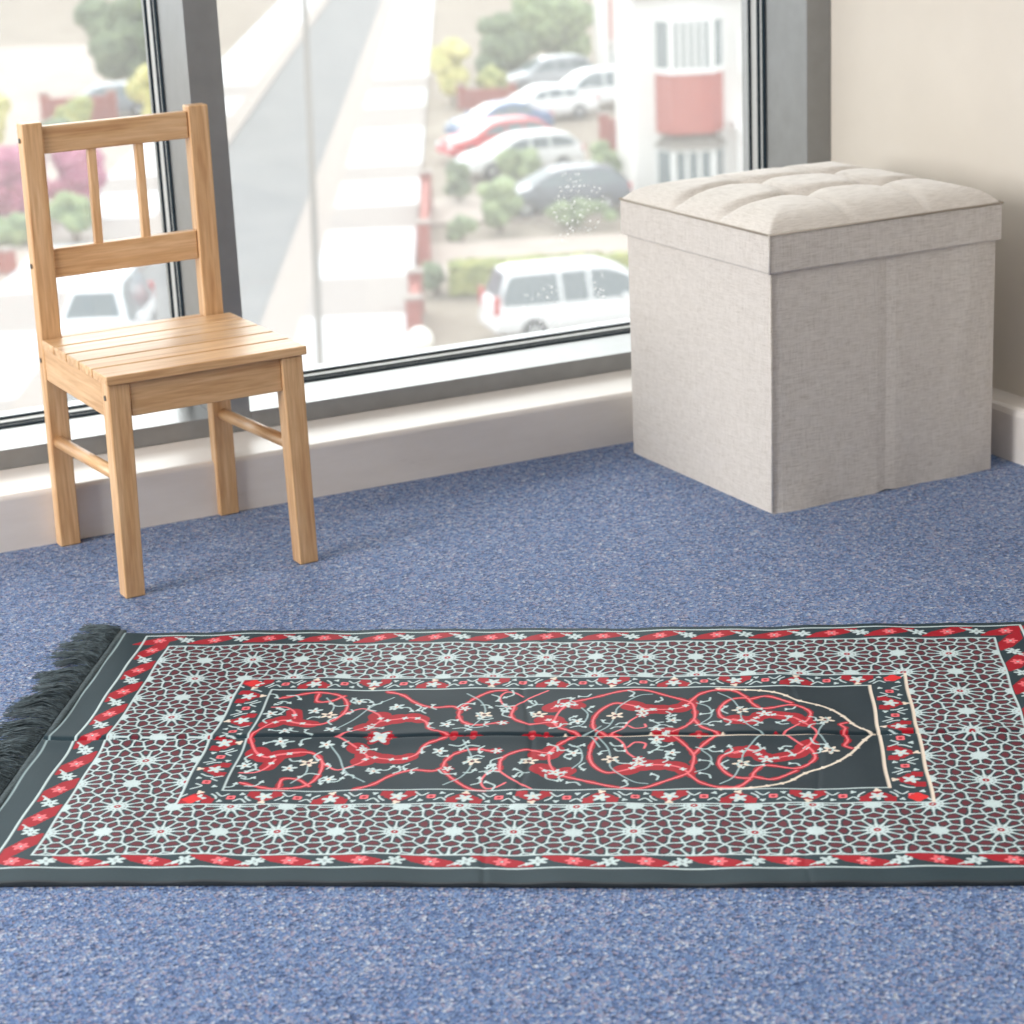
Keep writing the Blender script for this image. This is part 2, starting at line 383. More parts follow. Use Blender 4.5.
# ------------------------------------------------------------------ child's chair
def chair():
    r = empty('wooden_chair', (-1.187, -0.15, 0), math.radians(3.0))
    tag(r, "small natural pine chair with slatted seat standing in front of the window", 'chair')
    def post(x0, x1, y0, y1, tx0, tx1, ty0, ty1, z1, name):
        return MB().hexa([(x0, y0), (x1, y0), (x1, y1), (x0, y1)], 0.0, [(tx0, ty0), (tx1, ty0), (tx1, ty1), (tx0, ty1)], z1).build(name, M['wood_z'], r, bevel=0.0022, seg=3)
    ll = post(-0.1305, -0.104, -0.129, -0.104, -0.1265, -0.0975, -0.129, -0.102, 0.2805, 'leg')
    lr = post(0.1085, 0.1350, -0.137, -0.111, 0.1065, 0.136, -0.131, -0.104, 0.2805, 'leg')
    bl = post(-0.1325, -0.1035, 0.134, 0.155, -0.1235, -0.0955, 0.134, 0.158, 0.5785, 'leg')
    br = post(0.1035, 0.1320, 0.134, 0.155, 0.1075, 0.1360, 0.134, 0.158, 0.5800, 'leg')
    # seat slats
    ys = [-0.134, -0.078, -0.0255, 0.027, 0.0795, 0.1325]
    for i in range(5):
        MB().box(-0.129, 0.1415, ys[i] + (0.0021 if i else 0), ys[i + 1] - 0.0021, 0.2805, 0.2925).build('seat_slat', M['wood_x'], r, bevel=0.0016, seg=3)
    MB().box(-0.0975, 0.1065, -0.1265, -0.108, 0.236, 0.2803).build('apron', M['wood_x'], r, bevel=0.0012)
    MB().box(-0.098, 0.1045, 0.137, 0.154, 0.236, 0.2915).build('apron', M['wood_x'], r, bevel=0.0012)
    MB().box(-0.1265, -0.108, -0.1025, 0.1345, 0.236, 0.2803).build('apron', M['wood_y'], r, bevel=0.0012)
    MB().box(0.116, 0.1345, -0.1025, 0.1345, 0.236, 0.2803).build('apron', M['wood_y'], r, bevel=0.0012)
    MB().box(-0.0975, 0.1065, 0.138, 0.155, 0.5365, 0.5725).build('top_rail', M['wood_x'], r, bevel=0.0018, seg=3)
    MB().box(-0.1005, 0.1055, 0.138, 0.155, 0.3715, 0.4105).build('back_rail', M['wood_x'], r, bevel=0.0018, seg=3)
    for a, b in ((-0.0295, -0.0320), (0.0365, 0.0355)):
        MB().hexa([(b - 0.0056, 0.141), (b + 0.0056, 0.141), (b + 0.0056, 0.152), (b - 0.0056, 0.152)], 0.409,
                  [(a - 0.0056, 0.141), (a + 0.0056, 0.141), (a + 0.0056, 0.152), (a - 0.0056, 0.152)], 0.538).build('spindle', M['wood_z'], r, bevel=0.0012)
    MB().tube([(-0.1185, -0.106, 0.159), (-0.1185, 0.136, 0.148)], 0.0085, 20).build('stretcher', M['wood_y'], r, smooth=True)
    MB().tube([(0.1205, -0.106, 0.159), (0.1205, 0.136, 0.148)], 0.0085, 20).build('stretcher', M['wood_y'], r, smooth=True)
    for x, y, z in ((-0.1268, -0.116, 0.262), (-0.1285, 0.145, 0.262), (-0.1245, 0.146, 0.556), (-0.1272, 0.146, 0.39)):
        MB().tube([(x - 0.0012, y, z), (x + 0.002, y, z)], 0.0034, 14).build('bolt', M['bolt'], r, smooth=False)
chair()

# ------------------------------------------------------------------ prayer rug
RUG = (-1.4491, -0.9318); RTH = math.radians(-30.738)
U0, U1, V0, V1 = -0.183, 0.925, -0.169, 0.493
def rug_colors():
    PX = 0.0005
    nu = int(round((U1 - U0) / PX)); nv = int(round((V1 - V0) / PX))
    uu = (np.arange(nu) + 0.5) * PX + U0; vv = (np.arange(nv) + 0.5) * PX + V0
    lin = lambda c: np.array(s2l(c), np.float32)
    DARK, WHITE, RED, MAR, PINK, CREAM = lin((36, 54, 62)), lin((192, 208, 210)), lin((158, 10, 32)), lin((98, 36, 48)), lin((228, 108, 116)), lin((222, 208, 192))
    DARK2 = lin((30, 44, 52))
    A = np.empty((nv, nu, 3), np.float32); A[:] = DARK
    def idx(u0, u1, v0, v1):
        a, b = max(0, int((u0 - U0) / PX)), min(nu, int((u1 - U0) / PX) + 1)
        c, d = max(0, int((v0 - V0) / PX)), min(nv, int((v1 - V0) / PX) + 1)
        return a, b, c, d
    def rect(u0, u1, v0, v1, c):
        a, b, e, f = idx(u0, u1, v0, v1); A[e:f, a:b] = c
    def frame(u0, u1, v0, v1, t, c):
        rect(u0, u1, v0, v0 + t, c); rect(u0, u1, v1 - t, v1, c); rect(u0, u0 + t, v0, v1, c); rect(u1 - t, u1, v0, v1, c)
    def smoothp(P, k=6):
        P = [np.array(p, float) for p in P]; P = [2 * P[0] - P[1]] + P + [2 * P[-1] - P[-2]]; out = []
        for i in range(1, len(P) - 2):
            for t in np.linspace(0, 1, k, endpoint=False):
                a, b, c, d = P[i - 1], P[i], P[i + 1], P[i + 2]
                out.append(0.5 * ((2 * b) + (-a + c) * t + (2 * a - 5 * b + 4 * c - d) * t * t + (-a + 3 * b - 3 * c + d) * t ** 3))
        out.append(P[-2]); return out
    def stroke(P, hw, c, sm=True, wob=0, clip=None):
        if sm and len(P) > 2: P = smoothp(P)
        for i in range(len(P) - 1):
            (x0, y0), (x1, y1) = P[i], P[i + 1]
            h = hw * (1 + wob * math.sin(i * 1.9) * math.sin(i * 0.7 + 1)) if wob else hw
            a, b, e, f = idx(min(x0, x1) - h, max(x0, x1) + h, min(y0, y1) - h, max(y0, y1) + h)
            if b <= a or f <= e: continue
            gu = uu[a:b][None]; gv = vv[e:f][:, None]
            dx, dy = x1 - x0, y1 - y0; l2 = dx * dx + dy * dy + 1e-12
            t = np.clip(((gu - x0) * dx + (gv - y0) * dy) / l2, 0, 1)
            A[e:f, a:b][(gu - x0 - t * dx) ** 2 + (gv - y0 - t * dy) ** 2 < h * h] = c
    def flower(cu, cv, r, c, n=5, ph=0, amp=0.3, cen=None, cr=0.32, sq=1.0):
        R_ = r * (1 + amp)
        a, b, e, f = idx(cu - R_, cu + R_, cv - R_, cv + R_)
        if b <= a or f <= e: return
        gu = uu[a:b][None] - cu; gv = (vv[e:f][:, None] - cv) / sq
        d = np.hypot(gu, gv); th = np.arctan2(gv, gu)
        A[e:f, a:b][d < r * (1 + amp * np.cos(n * th + ph))] = c
        if cen is not None: A[e:f, a:b][d < r * cr] = cen
    # ---- the star lattice field (interlaced cells round 12-pointed stars)
    P = 0.1146; a = P / 2
    seeds = []
    def ring(cu, cv, n, r, ph): 
        for k in range(n):
            t = 2 * math.pi * (k + ph) / n; seeds.append((cu + r * math.cos(t), cv + r * math.sin(t)))
    reds = [(0, 0), (a, a)]; smalls = [(a, 0), (0, a)]
    for cu, cv in reds: ring(cu, cv, 12, 0.0190, 0.5); ring(cu, cv, 12, 0.0335, 0)
    for cu, cv in smalls: ring(cu, cv, 8, 0.0165, 0.5); ring(cu, cv, 8, 0.026, 0)
    sd = []
    for x, y in seeds:
        x %= P; y %= P
        if all(min(abs(x - p), P - abs(x - p)) ** 2 + min(abs(y - q), P - abs(y - q)) ** 2 > 0.0088 ** 2 for p, q in sd): sd.append((x, y))
    K = int(round(P / PX)); g = (np.arange(K) + 0.5) * P / K
    gu, gv = np.meshgrid(g, g)
    hard = [(x % P, y % P) for x, y in reds + smalls]
    def dist(x, y):
        dx = np.abs(gu - x); dx = np.minimum(dx, P - dx); dy = np.abs(gv - y); dy = np.minimum(dy, P - dy); return np.hypot(dx, dy)
    for it in range(1):                                  # even out the cells, keeping the symmetry
        near = np.argmin(np.stack([dist(x, y) for x, y in sd + hard]), 0)
        for q in range(len(sd)):
            mk = near == q
            if mk.any():
                x, y = sd[q]; ox = ((gu[mk] - x + P / 2) % P - P / 2).mean(); oy = ((gv[mk] - y + P / 2) % P - P / 2).mean()
                sd[q] = ((x + 0.8 * ox) % P, (y + 0.8 * oy) % P)
    D = np.stack([dist(x, y) for x, y in sd + hard]); Ds = np.sort(D, 0); e = (Ds[1] - Ds[0]); near = np.argmin(D, 0)
    tile = np.empty((K, K, 3), np.float32); tile[:] = DARK
    tile[e > 0.0056] = MAR
    tile[e < 0.0018] = WHITE
    def star(cu, cv, n, r0, r1, col, cen=None, cr=0):
        dx = (gu - cu + P / 2) % P - P / 2; dy = (gv - cv + P / 2) % P - P / 2
        d = np.hypot(dx, dy); th = np.arctan2(dy, dx)
        k = np.abs(((th * n / (2 * np.pi)) % 1) - 0.5) * 2      # 0 mid, 1 tips
        tile[d < r0 + (r1 - r0) * k ** 1.6] = col
        if cen is not None: tile[(d < cr)] = cen; tile[d < cr * 0.35] = WHITE
    for c in reds: star(c[0], c[1], 12, 0.0070, 0.0150, WHITE, RED, 0.0036)
    for c in smalls: star(c[0], c[1], 8, 0.0066, 0.0110, WHITE)
    # red star centre sits at lattice (u=0, v=.397) -> tile origin
    iu = np.floor(((uu - 0.0) % P) / P * K).astype(int) % K; iv = np.floor(((vv - 0.397) % P) / P * K).astype(int) % K
    fa, fb, fc, fd = idx(-0.1125, 0.857, -0.111, 0.445)
    A[fc:fd, fa:fb] = tile[iv[fc:fd][:, None], iu[fa:fb][None]]
    # ---- outer guard stripe
    frame(-0.148, 0.8925, -0.1385, 0.4830, 0.0275, DARK)
    rect(-0.148, -0.112, -0.1385, 0.483, DARK); rect(0.857, 0.8925, -0.1385, 0.483, DARK)
    def guard(p0, p1, wid, flip):
        p0 = np.array(p0, float); p1 = np.array(p1, float); d = p1 - p0; ln = np.hypot(*d); d /= ln; nrm = np.array([-d[1], d[0]]) * flip
        n = max(2, int(round(ln / 0.0335))); st = ln / n
        at = lambda s, q: tuple(p0 + d * s + nrm * q * wid / 2)
        for k in range(n):
            s = (k + 0.5) * st
            if k % 2 == 0:
                for q in np.linspace(-0.85, 0.85, 13):
                    off = -0.6 * q * st
                    hw = st * (0.52 - 0.20 * abs(q))
                    stroke([at(s + off - hw, q), at(s + off + hw, q)], 0.0012 + 0.0006, RED, sm=False)
                x, y = at(s, 0.0); flower(x, y, 0.0068, PINK, 6, 0.3, 0.25, RED, 0.35)
                x, y = at(s, 0.0); flower(x, y, 0.0015, WHITE)
            else:
                x, y = at(s, 0.0); flower(x, y, 0.0072, WHITE, 6, k, 0.35, DARK, 0.28)
                x, y = at(s + 0.009, 0.45); flower(x, y, 0.0028, WHITE, 3)
                x, y = at(s - 0.009, -0.45); flower(x, y, 0.0028, WHITE, 3)
                stroke([at(s - 0.5 * st, -0.8), at(s - 0.2 * st, -0.2), at(s + 0.2 * st, 0.2), at(s + 0.5 * st, 0.8)], 0.0009, WHITE)
    guard((-0.145, -0.1235), (0.890, -0.1235), 0.022, 1); guard((-0.145, 0.4655), (0.890, 0.4655), 0.028, -1)
    guard((-0.130, 0.45), (-0.130, -0.108), 0.030, 1); guard((0.8745, -0.108), (0.8745, 0.45), 0.030, 1)
    frame(-0.149, 0.8935, -0.1385, 0.4835, 0.0022, WHITE); frame(-0.1135, 0.8585, -0.1115, 0.4460, 0.0020, WHITE)
    # ---- inner border
    rect(0, 0.7458, 0, 0.3358, DARK)
    def border(p0, p1, wid, flip):
        p0 = np.array(p0, float); p1 = np.array(p1, float); d = p1 - p0; ln = np.hypot(*d); d /= ln; nrm = np.array([-d[1], d[0]]) * flip
        n = int(round(ln / 0.0352)); n += n % 2; st = ln / n
        at = lambda s, q: tuple(p0 + d * s + nrm * q * wid / 2)
        for k in range(n):
            s = (k + 0.5) * st; sg = 1 if (k // 2) % 2 == 0 else -1
            if k % 2 == 0:
                for q, o, rr in ((-0.55, -0.012, 0.0065), (-0.1, -0.007, 0.006), (-0.55, 0.012, 0.0065), (-0.1, 0.007, 0.006), (0.25, 0.0, 0.0065)):
                    x, y = at(s + o, q * sg); flower(x, y, rr, RED, 4, q * 5, 0.15)
                x, y = at(s, -0.15 * sg); flower(x, y, 0.0068, WHITE, 5, k, 0.35, CREAM, 0.25)
                x, y = at(s, 0.75 * sg); flower(x, y, 0.0035, CREAM, 3, k, 0.3)
                for o in (-0.016, 0.016):
                    x, y = at(s + o, 0.1 * sg); stroke([at(s + o * 0.8, 0.5 * sg), at(s + o * 1.1, 0.15 * sg), at(s + o * 1.2, -0.2 * sg)], 0.0011, WHITE)
            else:
                x, y = at(s, 0.0); flower(x, y, 0.0048, PINK, 4, math.pi, 0.12, RED, 0.45)
                stroke([at(s - 0.5 * st, 0.75), at(s - 0.3 * st, 0.2), at(s - 0.12 * st, 0.55)], 0.0010, WHITE)
                stroke([at(s + 0.5 * st, -0.75), at(s + 0.3 * st, -0.2), at(s + 0.12 * st, -0.55)], 0.0010, WHITE)
                x, y = at(s - 0.3 * st, -0.55); flower(x, y, 0.0026, WHITE, 3, k)
                x, y = at(s + 0.3 * st, 0.55); flower(x, y, 0.0026, WHITE, 3, k)
    border((0.002, 0.0165), (0.744, 0.0165), 0.030, 1); border((0.002, 0.319), (0.744, 0.319), 0.030, -1)
    border((0.0205, 0.30), (0.0205, 0.036), 0.036, 1); border((0.7265, 0.036), (0.7265, 0.30), 0.036, 1)
    for cu, cv in ((0.014, 0.012), (0.732, 0.012), (0.014, 0.324), (0.732, 0.324)): flower(cu, cv, 0.0085, lin((214, 40, 44)), 4, 0, 0.15)
    frame(-0.001, 0.7468, -0.001, 0.3368, 0.0022, WHITE)
    # ---- niche
    rect(0.040, 0.7065, 0.033, 0.302, DARK2); 
    C0 = 0.165
    B = np.array
    def S(pts, o):      # measured scroll points (u, half height), mirrored about the middle
        return pts
    curves = NICHE
    def both(fn):
        fn(1); fn(-1)
    def mp(P_, sgn): return [(u, C0 - sgn * h) for u, h in P_]
    for kind, P_ in curves:
        for sg in (1, -1):
            if kind == 'R': stroke(mp(P_, sg), 0.0026, RED, wob=0.6)
            if kind == 'B': stroke(mp(P_, sg), 0.0088, RED, wob=0.5)
    for kind, P_ in curves:
        for sg in (1, -1):
            if kind in 'RBL': stroke(mp(P_, sg), 0.00125, PINK)
            if kind == 'B':
                Q = smoothp(P_, 2)
                for (x, h) in Q[1:-1:2]: flower(x, C0 - sg * h, 0.0030, WHITE, 4, x * 99, 0.3)
            if kind == 'W': stroke(mp(P_, sg), 0.0009, lin((150, 172, 176)))
            if kind == 'A':
                stroke(mp(P_, sg), 0.0016, CREAM)
                Q = smoothp(P_, 3)
                for (x, h) in Q[::2]: flower(x, C0 - sg * h, 0.0027, CREAM, 3, x * 77, 0.2)
    for x, h, r_, c in NFLOW:
        for sg in (1, -1):
            col = {'w': WHITE, 'r': RED, 'c': CREAM}[c]
            if c == 'r': flower(x, C0 - sg * h, r_ * 1.4, RED, 5, 0, 0.2); col = WHITE
            flower(x, C0 - sg * h, r_, col, 5, x * 50, 0.45, CREAM if c != 'c' else DARK, 0.38)
            flower(x, C0 - sg * h, r_ * 0.16, RED)
    rr = np.random.default_rng(3)
    for k in range(150):
        x = 0.05 + 0.6 * rr.random(); h = 0.012 + 0.105 * rr.random(); t = rr.random() * 6.28; l = 0.006 + 0.007 * rr.random()
        if (x - 0.42) / 0.26 > 0 and h > 0.118 * math.sqrt(max(0, 1 - ((x - 0.42) / 0.24) ** 2)): continue
        for sg in (1, -1):
            v0 = C0 - sg * h
            ui = int((x - U0) / PX); vi = int((v0 - V0) / PX)
            if abs(A[vi, ui] - DARK2).sum() > 0.01: continue
            stroke([(x, v0), (x + l * math.cos(t), v0 - sg * l * math.sin(t)), (x + 1.7 * l * math.cos(t + .5), v0 - sg * 1.7 * l * math.sin(t + .5))], 0.0011, lin((176, 196, 198)))
            flower(x, v0, 0.0024, WHITE, 3, t, 0.4)
    # motifs on the centre line
    flower(0.183, C0, 0.016, RED, 6, 0, 0.3); flower(0.183, C0, 0.012, WHITE, 6, 0.5, 0.3, CREAM, 0.4)
    for dx in (-0.010, 0.010): flower(0.183 + dx, C0 + 0.006, 0.0035, RED); flower(0.183 + dx, C0 - 0.006, 0.0035, RED)
    for x, r_ in ((0.262, 0.0095), (0.283, 0.0085), (0.345, 0.009), (0.36, 0.006), (0.52, 0.008), (0.60, 0.0035)): flower(x, C0, r_, RED, 4, 0, 0.35, PINK, 0.35)
    stroke([(0.36, C0), (0.66, C0)], 0.0008, CREAM, sm=False)
    for x in (0.38, 0.47, 0.545): flower(x, C0, 0.003, CREAM, 4)
    frame(0.0395, 0.7070, 0.0325, 0.3025, 0.0018, WHITE)
    rect(0.7050, 0.7075, 0.0325, 0.3025, CREAM)
    rect(0.7450, 0.7475, 0, 0.336, CREAM)
    # hem stitching
    rect(-0.1775, -0.176, V0, V1, lin((150, 170, 174))); rect(0.918, 0.9195, V0, V1, lin((128, 148, 154)))
    rect(U0, U1, V0, V0 + 0.004, lin((38, 44, 50)))
    # weave grain
    A *= (0.90 + 0.20 * rng.random((nv, nu, 1))).astype(np.float32)
    return A

NICHE = [
    ('R', [(0.0431, 0.0016), (0.0553, 0.0352), (0.0687, 0.0485), (0.0836, 0.0422), (0.1014, 0.0359), (0.1181, 0.0395), (0.1314, 0.0624), (0.1329, 0.0941), (0.1215, 0.1188), (0.0971, 0.1277), (0.0783, 0.1244), (0.0548, 0.1119)]),
    ('B', [(0.0553, 0.0352), (0.0689, 0.0499), (0.0839, 0.0435), (0.1016, 0.0372)]),
    ('L', [(0.1314, 0.0624), (0.1492, 0.0817), (0.1614, 0.0756), (0.1727, 0.0629), (0.1756, 0.0468), (0.1619, 0.0269), (0.1424, 0.0066), (0.1335, 0.0017)]),
    ('B', [(0.1727, 0.0629), (0.1756, 0.0468), (0.1619, 0.0269)]),
    ('R', [(0.1756, 0.0468), (0.1923, 0.0516), (0.2112, 0.0538), (0.2259, 0.0443), (0.2337, 0.0214), (0.246, 0.0117), (0.2583, 0.0018)]),
    ('B', [(0.1756, 0.0468), (0.1923, 0.0516), (0.2113, 0.0545), (0.2199, 0.0494)]),
    ('R', [(0.1728, 0.1315), (0.1917, 0.1195), (0.2089, 0.095), (0.2282, 0.0828), (0.2496, 0.0862), (0.2589, 0.0768), (0.2597, 0.0609), (0.2681, 0.0417), (0.2857, 0.0321), (0.3076, 0.039)]),
    ('R', [(0.2597, 0.0832), (0.2725, 0.1051), (0.2903, 0.1267), (0.3061, 0.1317)]),
    ('L', [(0.0496, 0.0868), (0.0656, 0.087), (0.0764, 0.0744), (0.0807, 0.0552)]),
    ('B', [(0.0764, 0.0744), (0.0807, 0.0552)]),
    ('R', [(0.0965, 0.1246), (0.0977, 0.1031), (0.1135, 0.1032), (0.1267, 0.1188)]),
    ('W', [(0.1305, 0.0165), (0.1467, 0.0497), (0.1608, 0.0882), (0.183, 0.1133)]),
    ('L', [(0.3186, 0.087), (0.3083, 0.0869), (0.3013, 0.1085), (0.3068, 0.1257), (0.3169, 0.124), (0.3263, 0.1149)]),
    ('R', [(0.3186, 0.087), (0.3174, 0.0585), (0.3278, 0.0426), (0.343, 0.0343), (0.3619, 0.0398), (0.3714, 0.0236), (0.3839, 0.0106), (0.3965, 0.0)]),
    ('L', [(0.3186, 0.087), (0.3335, 0.1089), (0.3531, 0.1304)]),
    ('R', [(0.4626, 0.0732), (0.4425, 0.0855), (0.4272, 0.0903), (0.4135, 0.0726), (0.407, 0.047), (0.4107, 0.0143), (0.4259, 0.0), (0.4388, 0.0)]),
    ('L', [(0.4259, 0.0), (0.44, 0.0181), (0.446, 0.0411), (0.4597, 0.0605)]),
    ('L', [(0.4456, 0.028), (0.4532, 0.0183), (0.4638, 0.0218), (0.4628, 0.0316)]),
    ('B', [(0.4425, 0.0855), (0.4626, 0.0732), (0.4781, 0.0734)]),
    ('R', [(0.384, 0.0972), (0.4104, 0.1129), (0.4338, 0.1252), (0.4592, 0.1285), (0.484, 0.1137), (0.5091, 0.0956), (0.5141, 0.0739), (0.5139, 0.0485), (0.5033, 0.0224), (0.4925, 0.0057)]),
    ('R', [(0.5139, 0.0485), (0.5243, 0.0227), (0.5414, 0.0)]),
    ('R', [(0.5091, 0.0956), (0.5219, 0.1172), (0.542, 0.1282), (0.5595, 0.1266)]),
    ('B', [(0.4601, 0.0732), (0.4781, 0.0734), (0.4988, 0.08), (0.5091, 0.0926)]),
    ('B', [(0.3594, 0.0782), (0.3707, 0.0908), (0.381, 0.0909), (0.3871, 0.0848)]),
    ('L', [(0.3646, 0.0399), (0.3677, 0.0656), (0.3758, 0.0909)]),
    ('B', [(0.3545, 0.0462), (0.3628, 0.045), (0.3694, 0.0334)]),
    ('B', [(0.4818, 0.0), (0.4858, 0.0023), (0.4886, 0.009)]),
    ('R', [(0.5604, 0.0388), (0.5436, 0.0504), (0.541, 0.0737), (0.5526, 0.0997), (0.5711, 0.1055), (0.5761, 0.0914), (0.5882, 0.0744), (0.6185, 0.0805), (0.6357, 0.0634), (0.6365, 0.0458), (0.6301, 0.0279)]),
    ('B', [(0.5555, 0.0446), (0.5724, 0.0389), (0.5886, 0.0569), (0.6078, 0.0513), (0.6223, 0.0427), (0.6351, 0.0219)]),
    ('L', [(0.6223, 0.0427), (0.6351, 0.0219), (0.6434, 0.0)]),
    ('R', [(0.5758, 0.1028), (0.5943, 0.1086), (0.6183, 0.0863)]),
    ('R', [(0.5408, 0.1275), (0.5592, 0.1249), (0.5711, 0.1083)]),
    ('L', [(0.6071, 0.0), (0.6254, 0.0266)]),
    ('R', [(0.6699, 0.0012), (0.6726, 0.0165), (0.6683, 0.0285), (0.675, 0.0346)]),
    ('W', [(0.3919, 0.0786), (0.3999, 0.0597), (0.3971, 0.0338), (0.39, 0.0239)]),
    ('W', [(0.4297, 0.0569), (0.4319, 0.0791), (0.4535, 0.1103), (0.4689, 0.1166)]),
    ('W', [(0.4113, 0.001), (0.4245, 0.0277), (0.4297, 0.0569)]),
    ('W', [(0.5217, 0.0357), (0.5321, 0.0552), (0.5295, 0.0804), (0.5168, 0.0926)]),
    ('W', [(0.2729, 0.0121), (0.2874, 0.0613), (0.2819, 0.0959), (0.264, 0.1203)]),
    ('W', [(0.1167, 0.0622), (0.1186, 0.0877), (0.1073, 0.1125)]),
    ('W', [(0.5635, 0.07), (0.5549, 0.1025), (0.5408, 0.1192)]),
    ('W', [(0.6434, 0.0), (0.6535, 0.0372)]),
    ('W', [(0.5635, 0.07), (0.5651, 0.0448), (0.5776, 0.0149), (0.5877, 0.0)]),
    ('W', [(0.3965, 0.0), (0.4077, 0.0076), (0.4166, 0.0276)]),
    ('A', [(0.5407, 0.1314), (0.5638, 0.1294), (0.5869, 0.1252), (0.608, 0.1144), (0.6274, 0.0921), (0.6538, 0.0753), (0.6716, 0.0522), (0.6853, 0.0227), (0.7006, 0.0)]),
]
NFLOW = [
    (0.0513, 0.069, 0.0062, 'w'),
    (0.1167, 0.0622, 0.0068, 'c'),
    (0.0993, 0.076, 0.0062, 'w'),
    (0.1283, 0.0198, 0.0062, 'w'),
    (0.145, 0.1036, 0.0062, 'w'),
    (0.1893, 0.0854, 0.0062, 'w'),
    (0.2502, 0.0362, 0.0062, 'w'),
    (0.2874, 0.0613, 0.0068, 'c'),
    (0.1678, 0.0303, 0.0045, 'r'),
    (0.2645, 0.0801, 0.0045, 'r'),
    (0.3102, 0.0377, 0.0045, 'r'),
    (0.3904, 0.0402, 0.0062, 'w'),
    (0.4297, 0.0569, 0.0068, 'c'),
    (0.4918, 0.045, 0.0062, 'w'),
    (0.3465, 0.0621, 0.0068, 'c'),
    (0.4586, 0.0669, 0.0062, 'w'),
    (0.4755, 0.0154, 0.0062, 'w'),
    (0.4583, 0.0573, 0.0045, 'r'),
    (0.5635, 0.07, 0.0068, 'c'),
    (0.6533, 0.0402, 0.0068, 'c'),
    (0.5886, 0.0598, 0.0062, 'w'),
    (0.0784, 0.0143, 0.0062, 'w'),
    (0.3757, 0.0884, 0.0062, 'w'),
]


